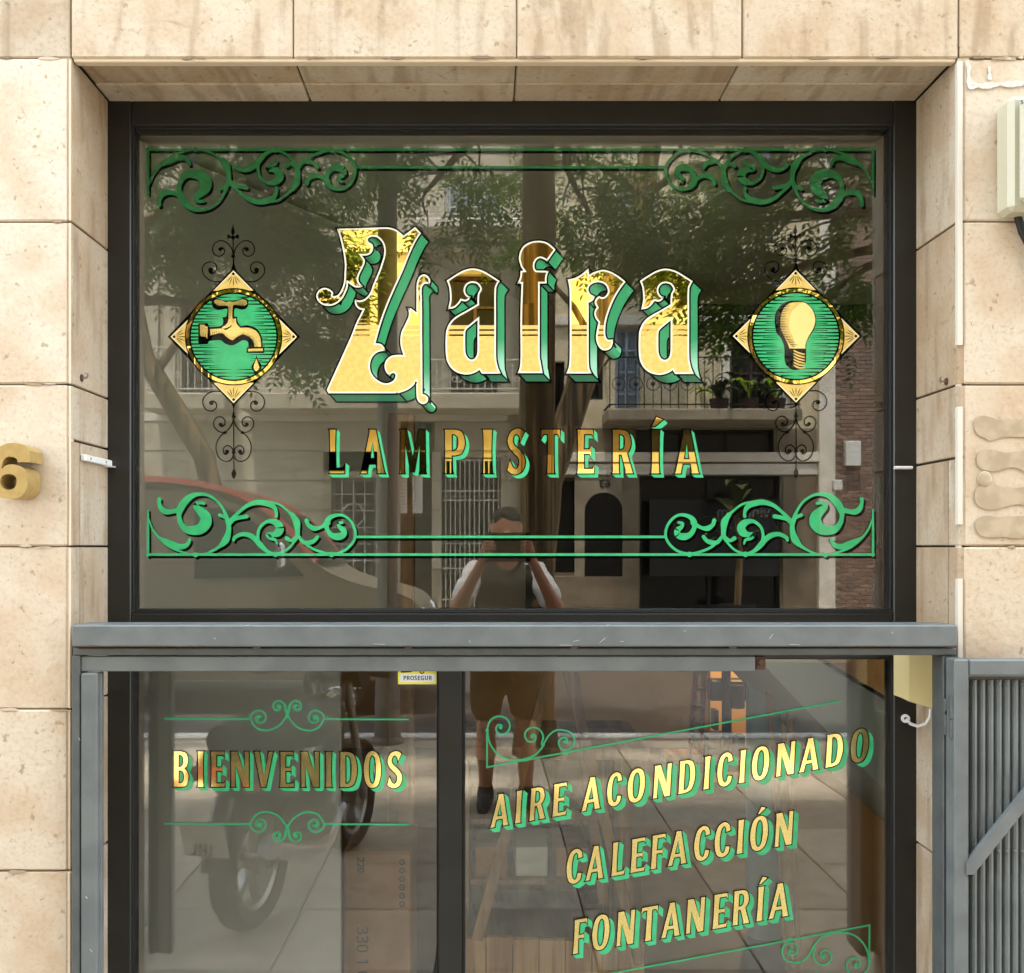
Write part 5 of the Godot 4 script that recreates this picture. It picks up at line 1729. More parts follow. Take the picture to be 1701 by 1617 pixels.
func build_houses():
	var xa := mirrored(878, 0, STREET_Z).x
	var xb := mirrored(1386, 0, STREET_Z).x
	# left: plaster house with pale iron balconies
	var a := thing("plaster_house", "ochre plaster house with white balcony rails and a grille door, across the street", "house")
	var top_door := m2(738, 290, 834, 386)
	var mid := m2(546, 497, 614, 664)
	var right := m2(746, 455, 832, 664)
	var left := m2(296, 420, 352, 662)
	var left_up := m2(300, 150, 352, 330)
	var grille := m2(728, 760, 832, 1018)
	var leaded := m2(548, 793, 624, 1015)
	var recess := m2(664, 694, 722, 1019)
	wall_of(a, -22.0, xa, 13.5, [top_door, mid, right, left, left_up, grille, leaded, recess], M.plaster)
	opening(a, "balcony_door", top_door, M.white_iron, M.window_sky, 2, 2)
	opening(a, "balcony_door", right, M.wood, M.window_dark, 2, 4)
	opening(a, "balcony_door", left, M.wood, M.window_dark, 2, 4)
	opening(a, "balcony_door", left_up, M.wood, M.window_dark, 2, 3)
	louvres(a, mid, M.shutter)
	opening(a, "street_door", recess, M.wood, M.window_dark, 1, 2)
	opening(a, "street_door", grille, M.wood, M.window_dark, 2, 4)
	opening(a, "narrow_window", leaded, M.wood, M.window_dark, 2, 5)
	for q in [[664.5, 676, "left"], [685, 702, "right"]]:
		var pst := mb()
		var p0 := mirrored(q[0], 790, STREET_Z + 0.15)
		var p1 := mirrored(q[1], 853, STREET_Z + 0.15)
		span(pst, Vector3(p0.x, p1.y, STREET_Z + 0.15), Vector3(p1.x, p0.y, STREET_Z + 0.155))
		var notice := part("paper_notice", pst, M.paper, a)
		pst = mb()
		for k in 9:
			span(pst, Vector3(p0.x + 0.02, p0.y - 0.06 - k * 0.07, STREET_Z + 0.1485), Vector3(p0.x + (p1.x - p0.x) * rng.randf_range(0.5, 0.85), p0.y - 0.05 - k * 0.07, STREET_Z + 0.1495))
		part("printed_lines", pst, M.dark, notice)
	# iron grilles before the door and the narrow window
	var e := edges_of(grille)
	for k in 13:
		var gst := mb()
		var x := lerpf(e[0], e[2], (k + 0.5) / 13.0)
		tube(gst, [Vector3(x, e[1] + 0.1, STREET_Z + 0.06), Vector3(x, e[3] - 0.02, STREET_Z + 0.06)], [0.012], 5)
		part("grille_bar", gst, M.white_iron, a)
	var gst := mb()
	for y in [0.08, 0.28, 0.44, 0.72, 0.78, 0.98]:
		span(gst, Vector3(e[0], lerpf(e[1], e[3], y), STREET_Z + 0.045), Vector3(e[2], lerpf(e[1], e[3], y) + 0.025, STREET_Z + 0.075))
	part("grille_rail", gst, M.white_iron, a)
	e = edges_of(leaded)
	gst = mb()
	for k in 5:
		var x := lerpf(e[0], e[2], k / 4.0)
		span(gst, Vector3(x - 0.008, e[1], STREET_Z + 0.05), Vector3(x + 0.008, e[3], STREET_Z + 0.07))
	for k in 9:
		var y := lerpf(e[1], e[3], k / 8.0)
		span(gst, Vector3(e[0], y - 0.008, STREET_Z + 0.052), Vector3(e[2], y + 0.008, STREET_Z + 0.068))
	var oct := []
	for k in 9:
		oct.append(Vector3(lerpf(e[0], e[2], 0.5) + cos(TAU * (k + 0.5) / 8) * 0.22, lerpf(e[1], e[3], 0.72) + sin(TAU * (k + 0.5) / 8) * 0.22, STREET_Z + 0.045))
	tube(gst, oct, [0.012], 5)
	part("window_grille", gst, M.white_iron, a)
	balcony(a, 690, 886, 328, 386, 402, M.white_iron, M.white_stone, false)
	balcony(a, 415, 876, 610, 664, 690, M.white_iron, M.plaster, false)
	balcony(a, 262, 392, 590, 664, 690, M.white_iron, M.plaster, false)
	var band_st := mb()
	for y in [mirrored(0, 700, STREET_Z).y, mirrored(0, 420, STREET_Z).y]:
		span(band_st, Vector3(-22.0, y, STREET_Z - 0.05), Vector3(xa - 0.4, y + 0.14, STREET_Z - 0.001), 0.01)
	part("cornice", band_st, M.white_stone, a)
	band_st = mb()
	for x in [mirrored(255, 0, STREET_Z).x, mirrored(283, 0, STREET_Z).x]:
		span(band_st, Vector3(x - 0.1, mirrored(0, 664, STREET_Z).y, STREET_Z - 0.08), Vector3(x + 0.1, mirrored(0, 430, STREET_Z).y, STREET_Z - 0.002), 0.01)
	part("pilaster", band_st, M.plaster, a)
	var extra := mb()
	tube(extra, [Vector3(xa - 0.16, 0.2, STREET_Z - 0.09), Vector3(xa - 0.16, 13.0, STREET_Z - 0.09)], [0.055], 10)
	part("downpipe", extra, M.grey_plaster, a)
	var cuts := [grille, leaded, recess]
	for k in 7:
		extra = mb()
		plate(extra, [rect(-12.0, 0.003 + k * 0.56, xa - 0.02, 0.003 + k * 0.56 + 0.535)] + (cuts.map(func(c): return rect(c[0].x - 0.12, 0.003 + k * 0.56 - 0.001, c[2].x + 0.12, minf(c[2].y + 0.12, 0.003 + k * 0.56 + 0.536)))).filter(func(c): return c[2].y > c[0].y + 0.05), STREET_Z - 0.035, STREET_Z - 0.002)
		part("stone_course", extra, M.plaster if k > 1 else M.grey_plaster, a)
	extra = mb()
	span(extra, mirrored(636, 768, STREET_Z - 0.1), mirrored(652, 748, STREET_Z - 0.036), 0.01)
	part("bell_box", extra, M.white_iron, a)
	# right: cream house over a dark shop
	var b := thing("cream_house", "cream house with a black iron balcony over a dark shop, across the street", "house")
	var up := m2(1030, 290, 1096, 398)
	var up2 := m2(1230, 230, 1292, 300)
	var d1 := m2(950, 545, 1003, 664)
	var d2 := m2(1022, 542, 1064, 689)
	var d3 := m2(1214, 474, 1290, 689)
	var black := m2(887, 600, 938, 758)
	var shop := m2(876, 792, 1034, 958)
	var arch := PackedVector2Array()
	var ac := mirrored(1003, 0, STREET_Z)
	var porch := m2(1056, 712, 1290, 755)
	var shop2 := m2(1062, 790, 1300, 1012)
	wall_of(b, xa, xb, 14.5, [up, up2, d1, d2, d3, black, shop, porch, shop2], M.yellow_plaster)
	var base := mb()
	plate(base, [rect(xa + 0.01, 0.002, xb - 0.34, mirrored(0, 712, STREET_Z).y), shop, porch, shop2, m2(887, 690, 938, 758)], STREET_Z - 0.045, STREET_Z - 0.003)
	part("shaded_base", base, M.shaded_stone, b)  # dark facing added, its colour stands in for balcony and tree shade
	opening(b, "balcony_door", up, M.white_iron, M.window_sky, 2, 3)
	opening(b, "balcony_door", up2, M.white_iron, M.window_sky, 2, 2)
	opening(b, "balcony_door", d1, M.dark, M.window_dark, 2, 4)
	opening(b, "balcony_door", d2, M.blue_shutter, M.window_sky, 2, 4)
	opening(b, "balcony_door", d3, M.wood, M.window_dark, 2, 3)
	opening(b, "shop_window_frame", shop, M.shutter, M.window_dark, 1, 1)
	opening(b, "shop_window_frame", shop2, M.dark, M.window_dark, 2, 1)
	opening(b, "fanlight", black, M.dark, M.window_dark, 1, 1)
	opening(b, "fanlight", porch, M.dark, M.window_dark, 3, 1)
	balcony(b, 1000, 1310, 606, 689, 708, M.iron, M.grey_plaster, true)
	balcony(b, 1008, 1120, 352, 400, 412, M.iron, M.white_stone, true)
	var bs := mb()
	for q in [[525, 541, 0.07], [752, 768, 0.10], [771, 789, 0.06]]:
		span(bs, Vector3(xa + 0.02, mirrored(0, q[1], STREET_Z).y, STREET_Z - q[2]), Vector3(xb - 0.3, mirrored(0, q[0], STREET_Z).y, STREET_Z - 0.002), 0.01)
	part("cornice", bs, M.white_stone, b)
	bs = mb()
	var e3 := edges_of(d3)
	plate(bs, [rect(e3[0] - 0.2, e3[1], e3[2] + 0.2, e3[3] + 0.25), rect(e3[0] - 0.002, e3[1] - 0.01, e3[2] + 0.002, e3[3] + 0.002)], STREET_Z - 0.04, STREET_Z - 0.002)
	part("door_surround", bs, M.white_stone, b)
	bs = mb()
	var pl := edges_of(m2(1358, 1019, 1385, 90))
	span(bs, Vector3(pl[0], pl[1], STREET_Z - 0.12), Vector3(pl[2], pl[3], STREET_Z - 0.003), 0.01)
	part("pilaster", bs, M.white_stone, b)
	# number 63 over the arched glass door
	var ap := PackedVector2Array()
	var c0 := mirrored(1003, 850, STREET_Z - 0.02)
	for k in 17:
		var g := PI * k / 16.0
		ap.append(Vector2(c0.x + cos(g) * 0.36, c0.y + sin(g) * 0.36))
	ap.append(Vector2(c0.x - 0.36, 0.06))
	ap.append(Vector2(c0.x + 0.36, 0.06))
	bs = mb()
	var eo := PackedVector2Array()
	for k in 17:
		var g := PI * k / 16.0
		eo.append(Vector2(c0.x + cos(g) * 0.62, c0.y + sin(g) * 0.62 + 0.0))
	eo.append(Vector2(c0.x - 0.62, 0.061))
	eo.append(Vector2(c0.x + 0.62, 0.061))
	plate(bs, [rect(c0.x - 0.55, 0.05, c0.x + 0.62, c0.y + 0.70), ap], STREET_Z - 0.03, STREET_Z - 0.004)
	var door := part("arched_door", bs, M.grey_plaster, b)
	bs = mb()
	plate(bs, [ap], STREET_Z - 0.012, STREET_Z - 0.006)
	part("door_glass", bs, M.window_dark, door)
	var no := part("door_number", words("63", 0.20, 0.01), M.dark, door)
	no.position = Vector3(c0.x + 0.02, c0.y + 0.52, STREET_Z - 0.035)
	no.rotation.y = PI
	# hanging black shop board with its name, poster
	var sb := thing("shop_board", "black shop board with thin pale lettering, below the balcony across the street", "sign")
	var q := edges_of(m2(1079, 830, 1294, 958, STREET_Z - 0.12))
	bs = mb()
	span(bs, Vector3(q[0], q[1], STREET_Z - 0.16), Vector3(q[2], q[3], STREET_Z - 0.112), 0.01)
	part("board", bs, M.dark, sb)
	var nm := part("lettering", words("vinalium", 0.26, 0.006, false), plain(Color(0.55, 0.55, 0.53), 0.6), sb)
	nm.position = Vector3(mirrored(1231, 0, STREET_Z).x, mirrored(0, 852, STREET_Z).y, STREET_Z - 0.163)
	nm.rotation.y = PI
	bs = mb()
	q = edges_of(m2(1309, 926, 1354, 1000, STREET_Z - 0.02))
	span(bs, Vector3(q[0], q[1], STREET_Z - 0.03), Vector3(q[2], q[3], STREET_Z - 0.01))
	var po := thing("wall_poster", "pale blue poster with rows of round pictures beside the dark shop", "poster")
	part("sheet", bs, plain(Color(0.60, 0.64, 0.74), 0.6), po)
	for k in 12:
		bs = mb()
		lathe(bs, Vector3(lerpf(q[0], q[2], 0.2 + 0.3 * (k % 3)), lerpf(q[1], q[3], 0.14 + 0.24 * (k / 3)), STREET_Z - 0.0302), Vector3.FORWARD, [Vector2(0, 0.002), Vector2(0.055, 0.002), Vector2(0.056, 0)], 12)
		part("printed_disc", bs, plain(Color(0.28, 0.32, 0.46), 0.6) if k % 2 == 0 else M.paper, po)
	# brick house at the right
	var br := thing("brick_house", "red brick house at the right end, across the street", "house")
	var bh := m2(1470, 480, 1540, 640)
	wall_of(br, xb, 22.0, 15.5, [bh], M.mortar)
	opening(br, "window", bh, M.white_iron, M.window_dark, 2, 3)
	bs = mb()
	box(bs, Vector3.ZERO, Vector3(0.226, 0.062, 0.02), 0.003)
	var one: ArrayMesh = bs.commit()
	var spots := []
	var bx := edges_of(bh)
	for j in 128:
		for i in 24:
			var x := xb + 0.12 + i * 0.238 + (0.119 if j % 2 else 0.0)
			var y := 0.06 + j * 0.074
			if x > bx[0] - 0.12 and x < bx[2] + 0.12 and y > bx[1] - 0.04 and y < bx[3] + 0.04:
				continue
			spots.append(Vector3(x, y, STREET_Z - rng.randf_range(0.003, 0.007)))
	for t in 3:
		var mm := MultiMesh.new()
		mm.transform_format = MultiMesh.TRANSFORM_3D
		mm.mesh = one
		var mine := []
		for k in spots.size():
			if (k * 7 + k / 5) % 3 == t:
				mine.append(spots[k])
		mm.instance_count = mine.size()
		for k in mine.size():
			mm.set_instance_transform(k, Transform3D(Basis.IDENTITY, mine[k]))
		var mi := MultiMeshInstance3D.new()
		mi.name = "brickwork"
		mi.multimesh = mm
		mi.material_override = M.brick[t]
		mi.set_meta("kind", "stuff")
		br.add_child(mi, true)
	bs = mb()
	var mbx := edges_of(m2(1405, 733, 1430, 774, STREET_Z - 0.1))
	span(bs, Vector3(mbx[0], mbx[1], STREET_Z - 0.14), Vector3(mbx[2], mbx[3], STREET_Z - 0.008), 0.01)
	tag(part(numbered("meter_cabinet"), bs, M.white_iron, self), "pale meter cabinet on the red brick wall", "cabinet")
	bs = mb()
	mbx = edges_of(m2(1382, 798, 1397, 815, STREET_Z - 0.1))
	span(bs, Vector3(mbx[0], mbx[1], STREET_Z - 0.21), Vector3(mbx[2], mbx[3], STREET_Z - 0.125), 0.01)
	tag(part(numbered("junction_box"), bs, M.white_iron, self), "small pale box on the pilaster beside the brick wall", "box")
	# the shop's own house above its lintel
	var o := thing("upper_storeys", "plain stone storeys above the lintel over the shop", "building")
	bs = mb()
	span(bs, Vector3(-14, at(0, 97, 0).y + 1.22, -9.0), Vector3(14, 12.6, -0.01))
	for s in [[-14.0, at(-994, 0, 0).x - 0.001], [at(2705, 0, 0).x + 0.001, 14.0]]:
		span(bs, Vector3(s[0], 0.0, -9.0), Vector3(s[1], at(0, 97, 0).y + 1.219, -0.012))
	part("wall", bs, M.worn_stone, o)

# ---------------------------------------------------------------- trees

func sprig(g: RandomNumberGenerator) -> ArrayMesh:
	var st := mb()
	var n := 7
	for k in n:
		var u := float(k) / (n - 1)
		var base := Vector3(0, -0.05 * u * u, 0.03 + u * 0.25)
		var sides_ := [-1.0, 1.0] if k < n - 1 else [0.0]
		for s in sides_:
			var d := Vector3(s * 0.9, g.randf_range(-0.35, 0.15), 0.55 if s != 0.0 else 1.0).normalized()
			var l := g.randf_range(0.055, 0.085)
			var w := d.cross(Vector3.UP).normalized() * l * 0.2
			var tip := base + d * l
			var mid := base + d * l * 0.45 + Vector3(0, 0.006, 0)
			st.set_color(Color.WHITE * g.randf_range(0.75, 1.25))
			var nn := w.cross(d).normalized()
			if nn.y < 0.0:
				nn = -nn
			face(st, [base, mid + w, tip], nn)
			face(st, [base, tip, mid - w], nn)
	return st.commit()

func limb(st: SurfaceTool, a: Vector3, b: Vector3, r0: float, r1: float, sag: float, sides := 7) -> Array:
	var pts := []
	var radii := []
	var n := 7
	var w := Vector3(rng.randf_range(-1, 1), 0, rng.randf_range(-1, 1)) * a.distance_to(b) * 0.06
	for k in n:
		var u := float(k) / (n - 1)
		pts.append(a.lerp(b, u) + Vector3(0, sin(u * PI) * sag, 0) + w * sin(u * PI * 2.0) + Vector3(rng.randf_range(-1, 1), rng.randf_range(-1, 1), rng.randf_range(-1, 1)) * r1 * 0.8)
		radii.append(lerpf(r0, r1, u))
	pts[0] = a
	tube(st, pts, radii, sides)
	return pts

# trunk: points with radii; blobs: clumps of the crown [centre, reach, sprigs]
func tree(called: String, label: String, trunk: Array, radii: Array, forks: Array, blobs: Array, leaf: int, meshes: Array):
	var o := thing(called, label, "tree", Vector3.ZERO, "street trees")
	var st := mb()
	var fine := []
	for i in trunk.size() - 1:
		for k in 4:
			var u := k / 4.0
			fine.append([Vector3(trunk[i]).lerp(trunk[i + 1], u), lerpf(radii[i], radii[i + 1], u)])
	fine.append([trunk[-1], radii[-1]])
	tube(st, fine.map(func(q): return q[0]), fine.map(func(q): return q[1] * rng.randf_range(0.95, 1.05)), 14)
	part("trunk", st, M.bark, o)
	var places := []
	for b in blobs:
		var c: Vector3 = b[0]
		var from: Vector3 = forks[b[3]]
		st = mb()
		var main := limb(st, from, c, 0.05 + 0.02 * b[1], 0.016, 0.25, 8)
		var twigs := int(b[2] / 22.0)
		for k in twigs:
			var s: Vector3 = main[3 + k % 4]
			var d := Vector3(rng.randfn(), rng.randfn() * 0.7, rng.randfn())
			d = d.normalized() * float(b[1]) * pow(rng.randf(), 0.45)
			d.y *= 0.7
			var tip := c + d
			var way := limb(st, s, tip, 0.012, 0.003, rng.randf_range(0.0, 0.15), 4)
			for q in 22:
				var at_ := Vector3(way[3 + q % 4]).lerp(tip, rng.randf()) + Vector3(rng.randfn(), rng.randfn(), rng.randfn()) * 0.10
				places.append([at_, (tip - s).normalized()])
		part("branch", st, M.bark, o)
	for t in 3:
		var mine := []
		for k in places.size():
			if (k * 5 + k / 7) % 3 == t:
				mine.append(places[k])
		var mm := MultiMesh.new()
		mm.transform_format = MultiMesh.TRANSFORM_3D
		mm.mesh = meshes[t]
		mm.instance_count = mine.size()
		for k in mine.size():
			var d: Vector3 = mine[k][1] + Vector3(rng.randfn() * 0.7, rng.randfn() * 0.4 - 0.35, rng.randfn() * 0.7)
			d = d.normalized()
			var bs := Basis.looking_at(-d, Vector3.UP if absf(d.y) < 0.95 else Vector3.RIGHT).rotated(d, rng.randf_range(-0.6, 0.6))
			mm.set_instance_transform(k, Transform3D(bs.scaled(Vector3.ONE * rng.randf_range(0.75, 1.25)), mine[k][0]))
		var mi := MultiMeshInstance3D.new()
		mi.name = "crown"
		mi.multimesh = mm
		mi.material_override = M.leaves[(t + leaf) % 3]
		mi.set_meta("kind", "stuff")
		o.add_child(mi, true)

func build_trees():
	var g := RandomNumberGenerator.new()
	g.seed = 3
	var meshes := [sprig(g), sprig(g), sprig(g)]
	var z := 4.35
	# straight trunk by the kerb, mirrored in the middle of the pane
	tree("street_tree", "straight street tree by the near kerb, behind the person", [Vector3(0.39, -0.05, z), Vector3(0.38, 0.3, z), Vector3(0.39, 2.2, z), Vector3(0.41, 4.0, z), Vector3(0.40, 5.6, z + 0.05)], [0.19, 0.148, 0.132, 0.13, 0.11], [Vector3(0.4, 4.6, z), Vector3(0.4, 5.3, z)], [
		[Vector3(-0.5, 4.5, z + 0.9), 0.8, 240, 0], [Vector3(-1.1, 5.6, z - 0.6), 1.3, 420, 1], [Vector3(1.3, 5.5, z + 0.4), 1.2, 420, 1], [Vector3(0.3, 6.8, z), 1.5, 520, 1], [Vector3(0.2, 6.0, z - 1.6), 1.2, 340, 1], [Vector3(0.9, 4.35, z + 1.0), 0.6, 180, 0]], 0, meshes)
	# left neighbour, its crown reaching over the left of the pane
	tree("street_tree", "leafy street tree by the near kerb, left of the lamp post", [Vector3(-3.9, -0.05, z), Vector3(-3.88, 0.4, z), Vector3(-3.8, 2.3, z), Vector3(-3.6, 3.4, z), Vector3(-3.4, 4.6, z)], [0.20, 0.16, 0.14, 0.13, 0.10], [Vector3(-3.65, 3.2, z), Vector3(-3.5, 4.2, z)], [
		[Vector3(-2.1, 4.1, z + 0.2), 0.8, 420, 0], [Vector3(-1.45, 3.9, z + 0.3), 0.62, 420, 0], [Vector3(-1.25, 4.5, z - 0.4), 0.7, 330, 1], [Vector3(-2.5, 5.3, z), 1.3, 520, 1], [Vector3(-4.4, 5.6, z), 1.4, 420, 1], [Vector3(-1.35, 3.2, z + 0.5), 0.42, 220, 0], [Vector3(-3.4, 6.4, z - 0.8), 1.4, 420, 1]], 1, meshes)
	# right neighbour
	tree("street_tree", "street tree by the near kerb at the right, with one long low branch", [Vector3(4.5, -0.05, z), Vector3(4.5, 0.4, z), Vector3(4.42, 2.4, z), Vector3(4.3, 3.6, z), Vector3(4.2, 4.8, z)], [0.20, 0.16, 0.14, 0.13, 0.10], [Vector3(4.3, 3.7, z), Vector3(4.25, 4.6, z)], [
		[Vector3(1.75, 3.95, z + 0.2), 0.62, 300, 0], [Vector3(2.5, 4.25, z - 0.2), 0.75, 300, 0], [Vector3(2.75, 3.55, z + 0.5), 0.45, 120, 0], [Vector3(1.5, 3.45, z + 0.4), 0.40, 170, 0], [Vector3(3.2, 5.4, z), 1.3, 460, 1], [Vector3(5.0, 5.8, z), 1.5, 420, 1], [Vector3(2.2, 5.0, z - 0.6), 0.9, 300, 1]], 2, meshes)
	# far side: the leaning one and one at the left
	var f := 11.7
	tree("far_street_tree", "thick leaning street tree before the cream house", [Vector3(0.72, -0.05, f), Vector3(0.78, 0.6, f), Vector3(0.95, 2.5, f), Vector3(1.55, 4.3, f), Vector3(2.35, 6.6, f), Vector3(2.6, 8.2, f)], [0.30, 0.25, 0.22, 0.22, 0.19, 0.13], [Vector3(1.6, 4.45, f), Vector3(2.4, 6.8, f)], [
		[Vector3(0.9, 7.3, f), 1.3, 380, 1], [Vector3(3.6, 7.0, f - 0.4), 1.4, 420, 1], [Vector3(3.0, 5.9, f + 0.3), 0.9, 200, 0], [Vector3(2.6, 9.2, f), 1.8, 520, 1], [Vector3(0.6, 5.7, f - 0.5), 0.7, 110, 0]], 0, meshes)
	tree("far_street_tree", "street tree leaning left before the plaster house", [Vector3(-3.6, -0.05, f), Vector3(-3.65, 0.6, f), Vector3(-4.2, 2.9, f), Vector3(-5.1, 4.4, f), Vector3(-5.5, 6.6, f)], [0.22, 0.18, 0.16, 0.14, 0.10], [Vector3(-4.9, 4.2, f), Vector3(-5.4, 6.0, f)], [
		[Vector3(-4.0, 6.9, f), 1.4, 420, 1], [Vector3(-6.2, 7.2, f), 1.6, 420, 1], [Vector3(-2.6, 6.1, f - 0.3), 1.1, 340, 0], [Vector3(-4.6, 8.6, f), 1.6, 420, 1], [Vector3(-2.3, 7.6, f), 1.1, 300, 1]], 1, meshes)

# ---------------------------------------------------------------- lamp post, van, plants

func build_street_things():
	var l := thing("lamp_post", "plain grey lamp post by the near kerb", "lamp post", Vector3(-0.76, 0, 4.75))
	var st := mb()
	lathe(st, Vector3.ZERO, Vector3.UP, [Vector2(0.13, -0.005), Vector2(0.13, 0.03), Vector2(0.105, 0.06), Vector2(0.095, 0.55), Vector2(0.08, 0.62), Vector2(0.078, 3.5), Vector2(0.062, 7.2), Vector2(0.0, 7.25)], 24)
	part("pole", st, M.grey_paint, l)
	st = mb()
	tube(st, [Vector3(0, 7.0, 0), Vector3(0, 7.5, 0.2), Vector3(0, 7.65, 0.9)], [0.035], 10)
	span(st, Vector3(-0.14, 7.58, 0.8), Vector3(0.14, 7.70, 1.5), 0.03)
	part("lamp_head", st, M.grey_paint, l)
	# delivery van on the road
	var v := thing("delivery_van", "pale delivery van with a red roof edge, parked along the road", "van", Vector3(-1.35, -0.12, 7.6))
	var side := outline("-4.7,0.35! -4.7,1.9 -4.62,2.2 -4.3,2.32 -2.2,2.33 -1.3,2.24 -0.75,1.98 -0.3,1.5 0.05,1.32 0.62,1.16 0.78,0.9 0.8,0.35!", 1.0, 0, 0, true, 5)
	st = mb()
	plate(st, [side], -0.92, 0.92)
	part("body", st, plain(Color(0.42, 0.39, 0.34), 0.3), v)
	st = mb()
	var roof := outline("-4.66,2.0 -4.55,2.24 -4.25,2.335 -2.2,2.345 -1.3,2.255 -0.75,2.0 -0.3,1.52", 1.0, 0, 0, false, 5)
	for i in roof.size() - 1:
		for zz in [-0.925, 0.925]:
			beam(st, Vector3(roof[i].x, roof[i].y, zz), Vector3(roof[i + 1].x, roof[i + 1].y, zz), 0.03, 0.055)
	part("roof_edge", st, plain(Color(0.74, 0.40, 0.36), 0.4), v)
	st = mb()
	for zz in [-0.926, 0.926]:
		plate(st, [outline("-1.5,1.35! -1.5,2.05! -1.1,2.02 -0.85,1.85 -0.42,1.38!", 1.0, 0, 0, true, 4)], zz - 0.004, zz + 0.004)
	part("side_window", st, M.window_dark, v)
	st = mb()
	plate(st, [outline("-1.28,2.262! -0.70,2.01! -0.24,1.50! -0.28,1.46! -0.74,1.95! -1.3,2.20!", 1.0, 0, 0, true, 1)], -0.8, 0.8)
	part("windscreen", st, M.window_dark, v)
	for x in [-3.8, -0.1]:
		for zz in [-0.86, 0.86]:
			st = mb()
			lathe(st, Vector3(x, 0.33, zz), Vector3(0, 0, signf(zz)), [Vector2(0, -0.1), Vector2(0.3, -0.1), Vector2(0.335, -0.06), Vector2(0.335, 0.07), Vector2(0.3, 0.1), Vector2(0.2, 0.1)], 24)
			var w := part("wheel", st, M.rubber, v)
			st = mb()
			lathe(st, Vector3(x, 0.33, zz), Vector3(0, 0, signf(zz)), [Vector2(0.2, 0.1), Vector2(0.17, 0.07), Vector2(0.05, 0.09), Vector2(0, 0.09)], 18)
			part("hub_cap", st, M.chrome, w)
	st = mb()
	tube(st, [Vector3(-0.72, 1.42, -0.92), Vector3(-0.62, 1.5, -1.08)], [0.02], 6)
	box(st, Vector3(-0.6, 1.58, -1.12), Vector3(0.08, 0.26, 0.16), 0.03)
	part("wing_mirror", st, M.chrome, v)
	st = mb()
	for zz in [-0.7, 0.7]:
		ball(st, Vector3(0.74, 0.98, zz), Vector3(0.08, 0.1, 0.14), 10)
	part("headlight", st, M.chrome, v)
	var plant_leaf := plain(Color(0.17, 0.24, 0.10), 0.5)
	# big leaved plants on the balcony across
	for k in 3:
		var o := mirrored([1195, 1245, 1290][k], 690, STREET_Z - 0.45)
		var p := thing("balcony_plant", ["leafy plant at the left of the black iron balcony", "tall broad leaved plant in the middle of the black iron balcony", "leafy plant at the right end of the black iron balcony"][k], "plant", o, "plants on the iron balcony")
		st = mb()
		lathe(st, Vector3.ZERO, Vector3.UP, [Vector2(0, 0), Vector2(0.13, 0), Vector2(0.18, 0.3), Vector2(0.16, 0.3), Vector2(0.15, 0.24), Vector2(0, 0.24)], 14)
		part("pot", st, plain(Color(0.30, 0.20, 0.16), 0.8), p)
		for q in 9:
			st = mb()
			blade(st, Vector3(0, 0.25, 0), rng.randf() * TAU, rng.randf_range(0.7, 1.35) * (1.3 if k == 1 else 1.0), rng.randf_range(0.10, 0.20))
			part("leaf", st, [M.leaves[2], plant_leaf, plant_leaf][q % 3], p)
	# tall broad leaved plant in the shop across
	var t := thing("shop_palm", "tall dark broad leaved plant before the black shop board", "plant", Vector3(mirrored(1225, 0, STREET_Z - 0.7).x, 0.0, STREET_Z - 0.7))
	st = mb()
	lathe(st, Vector3.ZERO, Vector3.UP, [Vector2(0, 0), Vector2(0.25, 0), Vector2(0.33, 0.5), Vector2(0.29, 0.5), Vector2(0.27, 0.42), Vector2(0, 0.42)], 18)
	part("pot", st, M.dark, t)
	st = mb()
	tube(st, [Vector3(0, 0.4, 0), Vector3(0.05, 1.4, 0), Vector3(-0.03, 2.4, 0)], [0.07, 0.06, 0.05], 8)
	part("stem", st, M.bark, t)
	var dark_leaf := plain(Color(0.20, 0.22, 0.09), 0.5)
	for q in 16:
		st = mb()
		blade(st, Vector3(0, 1.4 + (q % 4) * 0.3, 0), q * 2.4, rng.randf_range(0.9, 1.5), rng.randf_range(0.2, 0.34))
		part("leaf", st, dark_leaf, t)

func blade(st: SurfaceTool, a: Vector3, turn: float, l: float, w: float):
	var d := Vector3(cos(turn), 0, sin(turn))
	var s := Vector3(-d.z, 0, d.x)
	var last := []
	for k in 8:
		var u := k / 7.0
		var c := a + d * l * 0.6 * u + Vector3(0, l * (0.95 * u - 0.75 * u * u), 0)
		var h := s * w * 0.5 * sin(PI * minf(1.0, u * 0.92 + 0.08))
		var now := [c - h + Vector3(0, 0.02, 0), c, c + h + Vector3(0, 0.02, 0)]
		if k > 0:
			for i in 2:
				free_face(st, [last[i], last[i + 1], now[i + 1], now[i]], c - Vector3(0, 5, 0))
		last = now

# ---------------------------------------------------------------- motorbike on the pavement

